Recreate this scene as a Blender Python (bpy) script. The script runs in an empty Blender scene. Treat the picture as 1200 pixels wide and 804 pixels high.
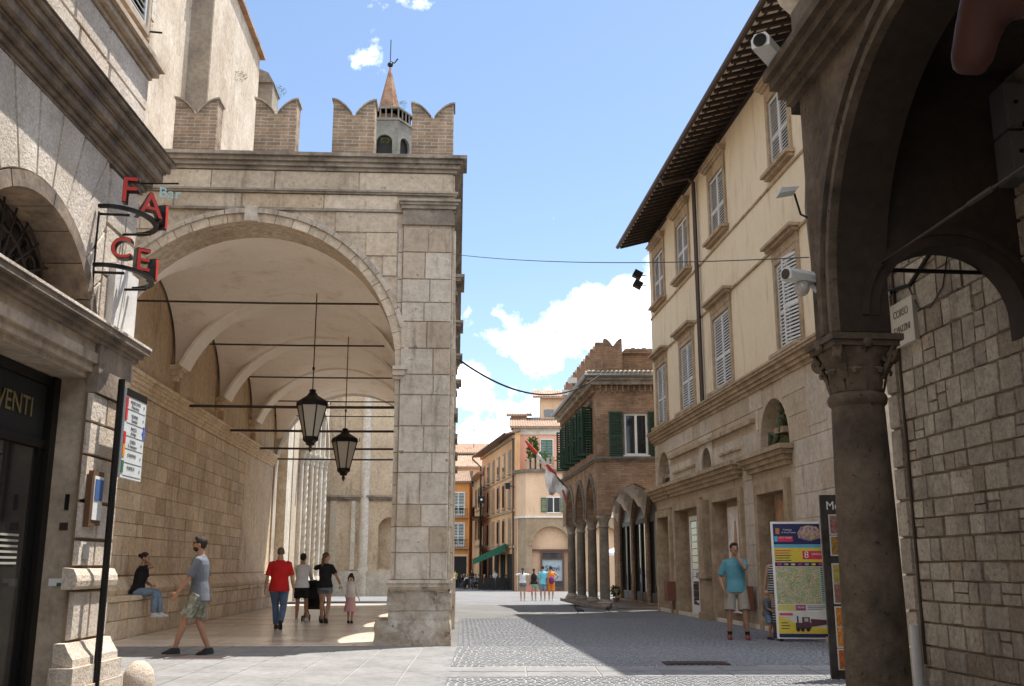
import bpy, bmesh, math, random
from math import sin, cos, pi, radians as rad, sqrt
from mathutils import Vector, Matrix
random.seed(7)
C = bpy.context.scene.collection
SC = bpy.context.scene

# ------------------------------------------------------------------ camera, sun, sky, exposure
cam_d = bpy.data.cameras.new('camera'); cam = bpy.data.objects.new('camera', cam_d); C.objects.link(cam)
cam_d.sensor_width = 36; cam_d.lens = 35.1; cam_d.clip_start = 0.05; cam_d.clip_end = 3000
cam.location = (0, 0, 1.35); cam.rotation_euler = (pi/2 + math.atan(262/1170), 0, 0)
SC.camera = cam
SC.cycles.max_bounces = 12; SC.cycles.diffuse_bounces = 8; SC.cycles.caustics_reflective = False
SUN = Vector((0.274, 0.205, 0.94)).normalized()
sd = bpy.data.lights.new('sun', 'SUN'); sd.energy = 2.6; sd.angle = rad(.53); sd.color = (1, .955, .88)
so = bpy.data.objects.new('sun', sd); C.objects.link(so); so.rotation_euler = (-SUN).to_track_quat('-Z', 'Y').to_euler()
SC.view_settings.view_transform = 'Standard'; SC.view_settings.look = 'None'
SC.view_settings.exposure = 1.7; SC.view_settings.gamma = 1
W = bpy.data.worlds.new('World'); SC.world = W; W.use_nodes = True
nt = W.node_tree; N = nt.nodes; LK = nt.links
bg = N['Background']; bg.inputs['Strength'].default_value = .068
sky = N.new('ShaderNodeTexSky'); sky.sky_type = 'NISHITA'; sky.sun_disc = False
sky.sun_elevation = math.asin(SUN.z); sky.sun_rotation = math.atan2(SUN.x, SUN.y)
sky.air_density = 1.0; sky.dust_density = .6; sky.ozone_density = 1.1
def wn(t, **k):
    n = N.new(t)
    for a, b in k.items(): setattr(n, a, b)
    return n
tc = wn('ShaderNodeTexCoord')
def wmath(op, a, b=None, clamp=False):
    n = wn('ShaderNodeMath', operation=op); n.use_clamp = clamp
    for i, x in enumerate((a, b)):
        if x is None: continue
        if isinstance(x, (int, float)): n.inputs[i].default_value = x
        else: LK.new(x, n.inputs[i])
    return n.outputs[0]
def dirvec(u, v):
    TH = math.atan(262/1170); a = (u-600)/1170; b = (402-v)/1170
    return Vector((a, cos(TH)-b*sin(TH), sin(TH)+b*cos(TH))).normalized()
# clouds: noise broken cumulus banks, each with a centre direction and a size
nz = wn('ShaderNodeTexNoise'); nz.inputs['Scale'].default_value = 12; nz.inputs['Detail'].default_value = 9; nz.inputs['Roughness'].default_value = .6
LK.new(tc.outputs['Generated'], nz.inputs['Vector'])
nz2 = wn('ShaderNodeTexNoise'); nz2.inputs['Scale'].default_value = 28; nz2.inputs['Detail'].default_value = 8; nz2.inputs['Roughness'].default_value = .62
LK.new(tc.outputs['Generated'], nz2.inputs['Vector'])
acc = None
for (u, v, ru, rv, s) in [(700, 375, 120, 42, .86), (640, 400, 60, 46, .74), (560, 458, 60, 34, .72), (580, 392, 28, 26, .52), (560, 525, 80, 40, .85), (650, 500, 90, 50, .6),
                          (520, 38, 26, 36, .40), (415, 68, 34, 15, .24), (355, 8, 50, 20, .36), (505, 5, 50, 16, .38), (860, 350, 120, 60, .8),
                          (1150, 480, 300, 100, .95), (60, 450, 320, 90, .9), (-500, 400, 400, 120, .95), (1900, 350, 500, 140, .95)]:
    d = dirvec(u, v); e1 = dirvec(u+ru, v)-d; e2 = dirvec(u, v-rv)-d
    sx = wn('ShaderNodeVectorMath', operation='SUBTRACT'); LK.new(tc.outputs['Generated'], sx.inputs[0]); sx.inputs[1].default_value = d
    def dt(e):
        n = wn('ShaderNodeVectorMath', operation='DOT_PRODUCT'); LK.new(sx.outputs[0], n.inputs[0]); n.inputs[1].default_value = e/e.length_squared
        return n.outputs['Value']
    a = dt(e1); b = dt(e2)
    k2 = wmath('ADD', wmath('MULTIPLY', a, a), wmath('MULTIPLY', b, b))
    fr = wn('ShaderNodeVectorMath', operation='DOT_PRODUCT'); LK.new(tc.outputs['Generated'], fr.inputs[0]); fr.inputs[1].default_value = d
    g = wmath('MULTIPLY', wmath('POWER', 2.0, wmath('MULTIPLY', k2, -1.0)), s)
    g = wmath('MULTIPLY', g, wmath('GREATER_THAN', fr.outputs['Value'], 0))
    acc = g if acc is None else wmath('MAXIMUM', acc, g)
sz = wn('ShaderNodeSeparateXYZ'); LK.new(tc.outputs['Generated'], sz.inputs[0])
oc = wn('ShaderNodeMapRange'); oc.interpolation_type = 'SMOOTHSTEP'; oc.inputs['From Min'].default_value = .35; oc.inputs['From Max'].default_value = -.25; oc.inputs['To Max'].default_value = .62; LK.new(sz.outputs[1], oc.inputs['Value'])  # unseen cloud cover to the sides and rear, added as fill light
acc = wmath('MAXIMUM', acc, oc.outputs[0])
nn = wmath('ADD', wmath('MULTIPLY', nz.outputs['Fac'], .75), wmath('MULTIPLY', nz2.outputs['Fac'], .25))
den = wmath('ADD', acc, wmath('MULTIPLY', wmath('SUBTRACT', nn, .5), 2.9))
mr = wn('ShaderNodeMapRange'); mr.inputs['From Min'].default_value = .40; mr.inputs['From Max'].default_value = 1.15; LK.new(den, mr.inputs['Value'])
cm = wn('ShaderNodeMix', data_type='RGBA'); LK.new(mr.outputs[0], cm.inputs['Factor']); LK.new(sky.outputs[0], cm.inputs['A'])
# cloud body: bright tops, faintly grey-blue bellies
mr2 = wn('ShaderNodeMapRange'); mr2.inputs['From Min'].default_value = .35; mr2.inputs['From Max'].default_value = .65; LK.new(nz2.outputs['Fac'], mr2.inputs['Value'])
cc = wn('ShaderNodeMix', data_type='RGBA'); LK.new(mr2.outputs[0], cc.inputs['Factor']); cc.inputs['A'].default_value = (17, 17.8, 18.6, 1); cc.inputs['B'].default_value = (26, 26, 25.5, 1)
LK.new(cc.outputs['Result'], cm.inputs['B']); LK.new(cm.outputs['Result'], bg.inputs['Color'])

# ------------------------------------------------------------------ materials
def mat(name, c1, c2=None, s=.6, rough=.9, bump=.25, bs=14, rnd=.0, stain=None, fine=.25, fs=9, metal=0, spec=.25, detail=6, streak=0, pits=0, ps=11):
    m = bpy.data.materials.new(name); m.use_nodes = True; t = m.node_tree; n = t.nodes; l = t.links
    p = n['Principled BSDF']; p.inputs['Roughness'].default_value = rough; p.inputs['Metallic'].default_value = metal
    p.inputs['Specular IOR Level'].default_value = spec
    g = n.new('ShaderNodeNewGeometry')
    c2 = c2 or tuple(x*.7 for x in c1)
    a = n.new('ShaderNodeTexNoise'); a.inputs['Scale'].default_value = s; a.inputs['Detail'].default_value = detail; a.inputs['Roughness'].default_value = .62
    l.new(g.outputs['Position'], a.inputs['Vector'])
    r = n.new('ShaderNodeMapRange'); r.inputs['From Min'].default_value = .34; r.inputs['From Max'].default_value = .66; l.new(a.outputs['Fac'], r.inputs['Value'])
    mx = n.new('ShaderNodeMix'); mx.data_type = 'RGBA'; l.new(r.outputs[0], mx.inputs['Factor']); mx.inputs['A'].default_value = (*c2, 1); mx.inputs['B'].default_value = (*c1, 1)
    cur = mx.outputs['Result']
    f = n.new('ShaderNodeTexNoise'); f.inputs['Scale'].default_value = fs; f.inputs['Detail'].default_value = 5; f.inputs['Roughness'].default_value = .7; l.new(g.outputs['Position'], f.inputs['Vector'])
    r2 = n.new('ShaderNodeMapRange'); r2.inputs['From Min'].default_value = .3; r2.inputs['From Max'].default_value = .7; r2.inputs['To Min'].default_value = 1-fine; r2.inputs['To Max'].default_value = 1+fine*.6
    l.new(f.outputs['Fac'], r2.inputs['Value']); val = r2.outputs[0]
    if rnd:
        oi = n.new('ShaderNodeObjectInfo'); r3 = n.new('ShaderNodeMapRange'); r3.inputs['To Min'].default_value = 1-rnd; r3.inputs['To Max'].default_value = 1+rnd*.7
        l.new(oi.outputs['Random'], r3.inputs['Value']); mm = n.new('ShaderNodeMath'); mm.operation = 'MULTIPLY'; l.new(val, mm.inputs[0]); l.new(r3.outputs[0], mm.inputs[1]); val = mm.outputs[0]
    if rnd >= .08:
        fm = n.new('ShaderNodeMath'); fm.operation = 'MULTIPLY'; l.new(oi.outputs['Random'], fm.inputs[0]); fm.inputs[1].default_value = 7.31
        ff = n.new('ShaderNodeMath'); ff.operation = 'FRACT'; l.new(fm.outputs[0], ff.inputs[0])
        fr_ = n.new('ShaderNodeMapRange'); fr_.inputs['From Min'].default_value = .72; fr_.inputs['From Max'].default_value = .96; fr_.inputs['To Max'].default_value = .6; l.new(ff.outputs[0], fr_.inputs['Value'])
        mo = n.new('ShaderNodeMix'); mo.data_type = 'RGBA'; l.new(fr_.outputs[0], mo.inputs['Factor']); l.new(cur, mo.inputs['A']); mo.inputs['B'].default_value = (c2[0]*.86, c2[1]*.76, c2[2]*.64, 1); cur = mo.outputs['Result']
    vm = n.new('ShaderNodeVectorMath'); vm.operation = 'SCALE'; l.new(cur, vm.inputs[0]); l.new(val, vm.inputs['Scale']); cur = vm.outputs[0]
    if stain:  # dirt with a shape of its own: blotches and rain streaks
        col, amt = stain
        mp = n.new('ShaderNodeMapping'); mp.inputs['Scale'].default_value = (2.6, 2.6, .45) if streak else (1, 1, 1); l.new(g.outputs['Position'], mp.inputs['Vector'])
        w = n.new('ShaderNodeTexNoise'); w.inputs['Scale'].default_value = 1.5; w.inputs['Detail'].default_value = 7; w.inputs['Roughness'].default_value = .68; l.new(mp.outputs[0], w.inputs['Vector'])
        r4 = n.new('ShaderNodeMapRange'); r4.inputs['From Min'].default_value = .54; r4.inputs['From Max'].default_value = .72; r4.inputs['To Max'].default_value = amt; l.new(w.outputs['Fac'], r4.inputs['Value'])
        m2 = n.new('ShaderNodeMix'); m2.data_type = 'RGBA'; l.new(r4.outputs[0], m2.inputs['Factor']); l.new(cur, m2.inputs['A']); m2.inputs['B'].default_value = (*col, 1); cur = m2.outputs['Result']
    if pits:  # small weathered holes of the stone, coloured as dark noise specks
        w = n.new('ShaderNodeTexNoise'); w.inputs['Scale'].default_value = ps; w.inputs['Detail'].default_value = 4; w.inputs['Roughness'].default_value = .75; l.new(g.outputs['Position'], w.inputs['Vector'])
        r5 = n.new('ShaderNodeMapRange'); r5.inputs['From Min'].default_value = .60; r5.inputs['From Max'].default_value = .68; r5.inputs['To Max'].default_value = pits; l.new(w.outputs['Fac'], r5.inputs['Value'])
        m3 = n.new('ShaderNodeMix'); m3.data_type = 'RGBA'; l.new(r5.outputs[0], m3.inputs['Factor']); l.new(cur, m3.inputs['A']); m3.inputs['B'].default_value = (*[x*.3 for x in c2], 1); cur = m3.outputs['Result']
    l.new(cur, p.inputs['Base Color'])
    if bump:
        b = n.new('ShaderNodeBump'); b.inputs['Strength'].default_value = bump; b.inputs['Distance'].default_value = .03
        bn = n.new('ShaderNodeTexNoise'); bn.inputs['Scale'].default_value = bs; bn.inputs['Detail'].default_value = 7; bn.inputs['Roughness'].default_value = .7; l.new(g.outputs['Position'], bn.inputs['Vector'])
        l.new(bn.outputs['Fac'], b.inputs['Height']); l.new(b.outputs[0], p.inputs['Normal'])
    return m
def plain(name, c, rough=.6, metal=0, rnd=0, fine=.08, emit=0, spec=.4, bump=0):
    m = mat(name, c, tuple(x*.88 for x in c), s=3, rough=rough, bump=bump, rnd=rnd, fine=fine, metal=metal, spec=spec, detail=3, fs=22)
    if emit:
        p = m.node_tree.nodes['Principled BSDF']; p.inputs['Emission Color'].default_value = (*c, 1); p.inputs['Emission Strength'].default_value = emit
    return m
def brick(name, c1, c2, mort, bw=.27, bh=.072, rough=.92, mixn=.55):
    m = bpy.data.materials.new(name); m.use_nodes = True; t = m.node_tree; n = t.nodes; l = t.links
    p = n['Principled BSDF']; p.inputs['Roughness'].default_value = rough; p.inputs['Specular IOR Level'].default_value = .15
    c = n.new('ShaderNodeTexCoord'); sp = n.new('ShaderNodeSeparateXYZ'); l.new(c.outputs['Object'], sp.inputs[0])
    ad = n.new('ShaderNodeMath'); ad.operation = 'ADD'; l.new(sp.outputs[0], ad.inputs[0]); l.new(sp.outputs[1], ad.inputs[1])
    cb = n.new('ShaderNodeCombineXYZ'); l.new(ad.outputs[0], cb.inputs[0]); l.new(sp.outputs[2], cb.inputs[1])
    dn = n.new('ShaderNodeTexNoise'); dn.inputs['Scale'].default_value = 3; l.new(c.outputs['Object'], dn.inputs['Vector'])
    dv = n.new('ShaderNodeVectorMath'); dv.operation = 'MULTIPLY_ADD'; l.new(dn.outputs['Color'], dv.inputs[0]); dv.inputs[1].default_value = (.03, .03, 0); l.new(cb.outputs[0], dv.inputs[2])
    b = n.new('ShaderNodeTexBrick'); b.inputs['Scale'].default_value = 1; b.inputs['Brick Width'].default_value = bw; b.inputs['Row Height'].default_value = bh; b.inputs['Mortar Size'].default_value = .010; b.inputs['Mortar Smooth'].default_value = .3
    b.inputs['Color1'].default_value = (*c1, 1); b.inputs['Color2'].default_value = (*c2, 1); b.inputs['Mortar'].default_value = (*mort, 1); b.inputs['Bias'].default_value = -.1
    l.new(dv.outputs[0], b.inputs['Vector'])
    w = n.new('ShaderNodeTexNoise'); w.inputs['Scale'].default_value = 1.3; w.inputs['Detail'].default_value = 8; w.inputs['Roughness'].default_value = .7; l.new(c.outputs['Object'], w.inputs['Vector'])
    r = n.new('ShaderNodeMapRange'); r.inputs['From Min'].default_value = .3; r.inputs['From Max'].default_value = .7; r.inputs['To Min'].default_value = 1-mixn; r.inputs['To Max'].default_value = 1.25; l.new(w.outputs['Fac'], r.inputs['Value'])
    vm = n.new('ShaderNodeVectorMath'); vm.operation = 'SCALE'; l.new(b.outputs['Color'], vm.inputs[0]); l.new(r.outputs[0], vm.inputs['Scale'])
    l.new(vm.outputs[0], p.inputs['Base Color'])
    bp = n.new('ShaderNodeBump'); bp.inputs['Strength'].default_value = .6; bp.inputs['Distance'].default_value = .012; bp.invert = True
    l.new(b.outputs['Fac'], bp.inputs['Height']); l.new(bp.outputs[0], p.inputs['Normal'])
    return m
def glass(name, c=(.02, .022, .025), rough=.04, alpha=1, tr=0):
    m = bpy.data.materials.new(name); m.use_nodes = True; p = m.node_tree.nodes['Principled BSDF']
    p.inputs['Base Color'].default_value = (*c, 1); p.inputs['Roughness'].default_value = rough; p.inputs['Specular IOR Level'].default_value = .8
    p.inputs['Alpha'].default_value = alpha
    n = m.node_tree.nodes; l = m.node_tree.links
    g = n.new('ShaderNodeNewGeometry'); bn = n.new('ShaderNodeTexNoise'); bn.inputs['Scale'].default_value = 1.2; l.new(g.outputs['Position'], bn.inputs['Vector'])
    b = n.new('ShaderNodeBump'); b.inputs['Strength'].default_value = .04; l.new(bn.outputs['Fac'], b.inputs['Height']); l.new(b.outputs[0], p.inputs['Normal'])
    return m
TRAV = (.56, .49, .40)
m_trav = mat('travertine facing', pits=.55, ps=8, c1=(.66, .56, .44), c2=(.50, .41, .31), s=.9, rnd=.12, bump=.4, bs=9, stain=((.17, .135, .10), .7), streak=1)
m_travjoint = mat('travertine joint', pits=.55, ps=8, c1=(.62, .52, .405), c2=(.44, .355, .265), s=.9, bump=.5, fine=.4)
m_pier = mat('weathered pier stone', pits=.8, ps=7, c1=(.64, .57, .48), c2=(.47, .405, .33), s=1.3, rnd=.08, bump=.8, bs=7, fine=.28, fs=7, stain=((.16, .13, .10), .8), streak=1)
m_base = mat('worn plinth stone', pits=.8, ps=5, c1=(.50, .46, .40), c2=(.30, .23, .16), s=2.4, rnd=.1, bump=1, bs=5, stain=((.07, .055, .045), .9))
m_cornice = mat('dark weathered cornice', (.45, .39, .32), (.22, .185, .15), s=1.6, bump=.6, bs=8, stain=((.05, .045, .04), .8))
m_church = mat('church wall stone', pits=.5, ps=7, c1=(.75, .61, .44), c2=(.60, .475, .34), s=1.1, rnd=.17, bump=.35, bs=10, stain=((.15, .105, .065), .6), streak=1)
m_churchj = mat('church wall mortar', (.48, .36, .225), (.34, .25, .155), fine=.4)
m_nave = mat('pale nave stone', pits=.5, ps=4, c1=(.62, .54, .44), c2=(.44, .36, .27), s=.8, rnd=.1, bump=.6, bs=5, stain=((.30, .23, .17), .7), streak=1)
m_butt = mat('grey buttress stone', (.34, .29, .225), (.22, .185, .15), s=1, rnd=.12, bump=.5)
m_tower = mat('tower grey stone', (.22, .20, .175), (.14, .13, .11), s=1.2, bump=.5, stain=((.08, .07, .06), .7))
m_portal = mat('portal marble', (.74, .69, .60), (.56, .50, .41), s=1.5, rnd=.08, bump=.3)
m_plaster = mat('vault plaster', (.90, .84, .77), (.86, .78, .70), s=.7, bump=.15, bs=6, fine=.05, stain=((.58, .46, .36), .6))
m_rib = mat('rib plaster', (.92, .87, .80), (.86, .80, .72), s=.9, bump=.15, bs=6, fine=.05)
m_brickM = brick('portico merlon brick', (.46, .31, .20), (.27, .205, .15), (.50, .45, .38), mixn=.75)
m_brickB = brick('brick loggia brick', (.44, .275, .175), (.29, .18, .115), (.25, .20, .15), bw=.26, bh=.07)
m_brickT = brick('campanile brick', (.36, .20, .13), (.30, .17, .11), (.22, .17, .13), bw=.4, bh=.12)
m_ston2 = mat('loggia grey stone', (.26, .225, .185), (.15, .13, .105), s=2, bump=.5, rnd=.1, stain=((.06, .05, .04), .7), streak=1)
m_yel = mat('ochre plaster', (.68, .58, .42), (.62, .52, .37), s=.35, bump=.06, bs=20, fine=.05, stain=((.42, .335, .235), .75), streak=1)
m_sand = mat('sandstone trim', (.46, .35, .235), (.29, .215, .14), s=2, bump=.5, stain=((.12, .085, .06), .7), streak=1)
m_rtrav = mat('ground floor travertine', (.56, .49, .40), (.44, .375, .30), s=.8, rnd=.1, bump=.3, bs=10, stain=((.24, .19, .14), .7), streak=1)
m_lstone = mat('rusticated limestone', pits=.7, ps=30, c1=(.82, .73, .63), c2=(.60, .50, .40), s=1.6, rnd=.1, bump=1, bs=22, fine=.32, fs=40, stain=((.22, .17, .13), .5))
m_ljoint = mat('rustication joint', (.34, .235, .15), (.22, .15, .10), bump=.4)
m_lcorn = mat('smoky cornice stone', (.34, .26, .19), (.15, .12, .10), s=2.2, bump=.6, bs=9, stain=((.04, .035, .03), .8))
m_lsmooth = mat('smooth door stone', (.56, .45, .34), (.37, .295, .225), s=1.7, bump=.3, rnd=.08, stain=((.12, .09, .07), .6), streak=1)
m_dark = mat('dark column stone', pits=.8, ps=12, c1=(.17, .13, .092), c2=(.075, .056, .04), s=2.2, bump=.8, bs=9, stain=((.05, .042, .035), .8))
m_dvault = mat('shaded vault plaster', (.05, .036, .027), (.03, .022, .017), s=1.1, bump=.2)  # arcade shade put into the colour, hence near black
m_rub = mat('rough masonry block', pits=.85, ps=13, c1=(.48, .42, .34), c2=(.32, .275, .22), s=2.2, rnd=.2, bump=1, bs=12, fine=.35, fs=18, stain=((.10, .075, .055), .6))
m_rubj = mat('masonry mortar', (.38, .31, .235), (.24, .19, .145), s=3, bump=.8)
m_pave = mat('pale paving slab', (.26, .255, .25), (.195, .19, .187), s=1.3, rnd=.07, bump=.25, bs=16, rough=.8, stain=((.27, .265, .25), .4))
m_joint = mat('paving joint', (.36, .345, .32), (.27, .26, .24))
m_asph = mat('setts and mortar', (.225, .22, .21), (.17, .165, .16), s=.5, bump=1, bs=42, fine=.4, fs=34, rough=.88)
m_sett = mat('porphyry sett', (.215, .218, .23), (.18, .182, .19), s=7, bump=.3, bs=30, rough=.75, fine=.35, fs=11)
m_floor = mat('polished portico slab', (.78, .69, .58), (.64, .54, .43), s=.9, rnd=.12, rough=.24, bump=.05, fine=.12, spec=.5)
m_floorj = mat('portico floor joint', (.24, .18, .125), rough=.5)
m_iron = plain('black iron', (.018, .016, .015), .5, .6)
m_rust = plain('rusty tie rod', (.055, .035, .028), .7)
m_wood = mat('dark rafter wood', (.05, .034, .026), (.03, .022, .018), bump=.2, rough=.85)
m_soff = mat('soffit terracotta', (.80, .70, .56), (.62, .50, .38), s=4)
m_tile = mat('clay roof tile', (.42, .29, .20), (.25, .17, .125), s=2.5, rnd=.25, bump=.5, stain=((.10, .085, .07), .6))
m_gut = plain('brown copper gutter', (.075, .05, .042), .5, .5)
m_shut = plain('faded grey shutter', (.56, .56, .55), .6)
m_boxg = plain('dark grey box metal', (.14, .14, .14), .6)  # darker grey for the arcade boxes
m_shutd = plain('white green shutter', (.56, .60, .57), .6)
m_green = plain('dark green shutter', (.012, .05, .030), .5)
m_green2 = plain('green shutter paint', (.02, .13, .065), .5)
m_white = plain('white paint', (.78, .77, .74), .5)
m_dglass = glass('dark window glass')
m_sglass = glass('shop window glass', (.05, .055, .055), .02)
m_lgl = glass('lantern glass', (.52, .50, .44), .15, .75)
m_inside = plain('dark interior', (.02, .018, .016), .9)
m_leaf = mat('leaf green', (.10, .17, .035), (.05, .10, .02), s=5, rnd=.2, bump=0)
m_moss = mat('moss tuft', (.16, .19, .05), (.09, .11, .03), s=9, rnd=.2, bump=0)
m_terra = plain('terracotta', (.35, .15, .08), .85)

# ------------------------------------------------------------------ mesh helper
class M:
    def __init__(s): s.v = []; s.f = []; s.mi = []; s.cur = 0
    def add(s, vs, fs):
        o = len(s.v); s.v += [tuple(p) for p in vs]
        for f in fs: s.f.append(tuple(i+o for i in f)); s.mi.append(s.cur)
        return s
    def box(s, x0, x1, y0, y1, z0, z1):
        return s.add([(x0, y0, z0), (x1, y0, z0), (x1, y1, z0), (x0, y1, z0), (x0, y0, z1), (x1, y0, z1), (x1, y1, z1), (x0, y1, z1)],
                     [(0, 3, 2, 1), (4, 5, 6, 7), (0, 1, 5, 4), (1, 2, 6, 5), (2, 3, 7, 6), (3, 0, 4, 7)])
    def prism(s, pts, ax, a0, a1):
        n = len(pts)
        def P(p, a): return (a, p[0], p[1]) if ax == 'x' else ((p[0], a, p[1]) if ax == 'y' else (p[0], p[1], a))
        return s.add([P(p, a0) for p in pts]+[P(p, a1) for p in pts],
                     [tuple(range(n)), tuple(range(2*n-1, n-1, -1))]+[(i, n+i, n+(i+1) % n, (i+1) % n) for i in range(n)])
    def rings(s, R, cap=True, closed=False):
        n = len(R[0]); fs = []
        for k in range(len(R)-1):
            for i in range(n): fs.append((k*n+i, k*n+(i+1) % n, (k+1)*n+(i+1) % n, (k+1)*n+i))
        if cap: fs.append(tuple(range(n-1, -1, -1))); fs.append(tuple(range((len(R)-1)*n, len(R)*n)))
        return s.add([p for r in R for p in r], fs)
    def rev(s, cx, cy, prof, n=16, sx=1, sy=1, ph=0):
        return s.rings([[(cx+r*sx*cos(2*pi*i/n+ph), cy+r*sy*sin(2*pi*i/n+ph), z) for i in range(n)] for r, z in prof])
    def tube(s, pts, r, n=8, sq=1):
        pts = [Vector(p) for p in pts]; rr = r if isinstance(r, (list, tuple)) else [r]*len(pts); R = []; pu = None
        for i, p in enumerate(pts):
            d = (pts[min(i+1, len(pts)-1)]-pts[max(i-1, 0)]).normalized()
            if pu is None: u = Vector((0, 0, 1)) if abs(d.z) < .9 else Vector((0, 1, 0))
            else: u = pu
            u = (u-d*u.dot(d)).normalized(); w = d.cross(u); pu = u
            R.append([p+u*rr[i]*cos(2*pi*k/n)+w*rr[i]*sq*sin(2*pi*k/n) for k in range(n)])
        return s.rings(R)
    def ell(s, c, r, n=12, m=8, rot=None):
        c = Vector(c); R = []
        for j in range(1, m):
            a = -pi/2+pi*j/m; ring = []
            for i in range(n):
                q = Vector((r[0]*cos(a)*cos(2*pi*i/n), r[1]*cos(a)*sin(2*pi*i/n), r[2]*sin(a)))
                if rot: q = rot @ q
                ring.append(c+q)
            R.append(ring)
        return s.rings(R)
    def wall(s, x0, x1, z0, z1, y0, y1, ops=(), seg=14):
        """slab with openings: (xa, xb, zbottom, zspring, kind) kind rect / round / seg:rise / point:rise"""
        xs = {x0, x1}
        def ztop(o, x):
            xa, xb, zb, zs, k = o
            if k == 'rect': return zs
            t = (2*x-xa-xb)/(xb-xa); t = max(-1, min(1, t)); h = (xb-xa)/2
            if k == 'round': return zs+h*sqrt(1-t*t)
            kk, rise = k
            if kk == 'ell': return zs+rise*sqrt(1-t*t)
            if kk == 'point':  # two arcs
                q = abs(t)*h; R = (h*h+rise*rise)/(2*h); return zs+sqrt(max(0, R*R-(q+R-h)**2))
        for o in ops:
            a, b = o[0], o[1]; n = 1 if o[4] == 'rect' else seg
            for i in range(n+1):
                t = -cos(pi*i/n) if n > 1 else (2*i-1)
                xs.add(max(x0, min(x1, round((a+b)/2+(b-a)/2*t, 5))))
        xs = sorted(xs)
        for a, b in zip(xs, xs[1:]):
            if b-a < 1e-5: continue
            mid = (a+b)/2; iv = []
            cuts = sorted([o for o in ops if o[0] < mid < o[1]], key=lambda o: o[2])
            za = zb_ = z0
            for o in cuts:
                iv.append((za, zb_, o[2], o[2])); za = ztop(o, a); zb_ = ztop(o, b)
            iv.append((za, zb_, z1, z1))
            for la, lb, ha, hb in iv:
                if ha-la < 1e-4 and hb-lb < 1e-4: continue
                s.add([(a, y0, la), (b, y0, lb), (b, y1, lb), (a, y1, la), (a, y0, ha), (b, y0, hb), (b, y1, hb), (a, y1, ha)],
                      [(0, 3, 2, 1), (4, 5, 6, 7), (0, 1, 5, 4), (1, 2, 6, 5), (2, 3, 7, 6), (3, 0, 4, 7)])
        return s
    def mesh(s, name, mats, smooth=False):
        me = bpy.data.meshes.new(name); me.from_pydata(s.v, [], s.f)
        for m in (mats if isinstance(mats, (list, tuple)) else [mats]): me.materials.append(m)
        if any(s.mi): me.polygons.foreach_set('material_index', s.mi)
        b = bmesh.new(); b.from_mesh(me); bmesh.ops.recalc_face_normals(b, faces=b.faces); b.to_mesh(me); b.free()
        if smooth:
            me.polygons.foreach_set('use_smooth', [True]*len(me.polygons))
            if smooth != 2: me.set_sharp_from_angle(angle=rad(smooth if smooth > 2 else 40))
        return me
    def obj(s, name, mats, parent=None, smooth=False, **k):
        o = bpy.data.objects.new(name, s.mesh(name, mats, smooth)); C.objects.link(o)
        if parent: o.parent = parent
        for a, b in k.items(): o[a] = b
        return o
def inst(name, me, parent=None, loc=(0, 0, 0), rot=(0, 0, 0), sc=(1, 1, 1)):
    o = bpy.data.objects.new(name, me); C.objects.link(o); o.parent = parent; o.location = loc; o.rotation_euler = rot; o.scale = sc
    return o
def tag(o, label=None, cat=None, group=None, kind=None):
    if label: o['label'] = label
    if cat: o['category'] = cat
    if group: o['group'] = group
    if kind: o['kind'] = kind
    return o
def thing(name, label, cat, loc=(0, 0, 0), deg=0, group=None, kind=None):
    o = bpy.data.objects.new(name, None); C.objects.link(o); o.location = loc; o.rotation_euler = (0, 0, rad(deg)); o.empty_display_size = .2
    return tag(o, label, cat, group, kind)
def copy_tree(o, parent=None, label=None):
    c = o.copy(); C.objects.link(c); c.parent = parent
    if label: c['label'] = label
    for ch in list(o.children): copy_tree(ch, c)
    return c
def text(name, s, size, m, parent, loc, rot=(pi/2, 0, 0), depth=.004, align='CENTER', sx=1):
    cu = bpy.data.curves.new(name, 'FONT'); cu.body = s; cu.size = size; cu.extrude = depth; cu.align_x = align; cu.align_y = 'CENTER'; cu.materials.append(m)
    o = bpy.data.objects.new(name, cu); C.objects.link(o); o.parent = parent; o.location = loc; o.rotation_euler = rot; o.scale = (sx, 1, 1)
    return o
# shared stone blocks (unit: x -.5...5, y 0..1 depth (front at 0), z -.5...5) with worn edges
def block_mesh(name, m, bev, jit, seed, bf=None):
    r = random.Random(seed); q = M(); bf = bf or bev*.6
    def j(): return r.uniform(-jit, jit)
    fr = [(-.5+bev+j(), 0+r.uniform(0, bf*.4), -.5+bev+j()), (.5-bev+j(), r.uniform(0, bf*.4), -.5+bev+j()), (.5-bev+j(), r.uniform(0, bf*.4), .5-bev+j()), (-.5+bev+j(), r.uniform(0, bf*.4), .5-bev+j())]
    md = [(-.5+abs(j()), bf*2, -.5), (.5-abs(j()), bf*2, -.5), (.5, bf*2, .5-abs(j())), (-.5, bf*2, .5-abs(j()))]
    bk = [(-.5, 1, -.5), (.5, 1, -.5), (.5, 1, .5), (-.5, 1, .5)]
    q.rings([fr, md, bk]); return q.mesh(name, m)
def blockset(name, m, bev=.03, jit=.015, bf=.15, n=4): return [block_mesh(name, m, bev, jit, 31*i+7, bf) for i in range(n)]
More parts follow.
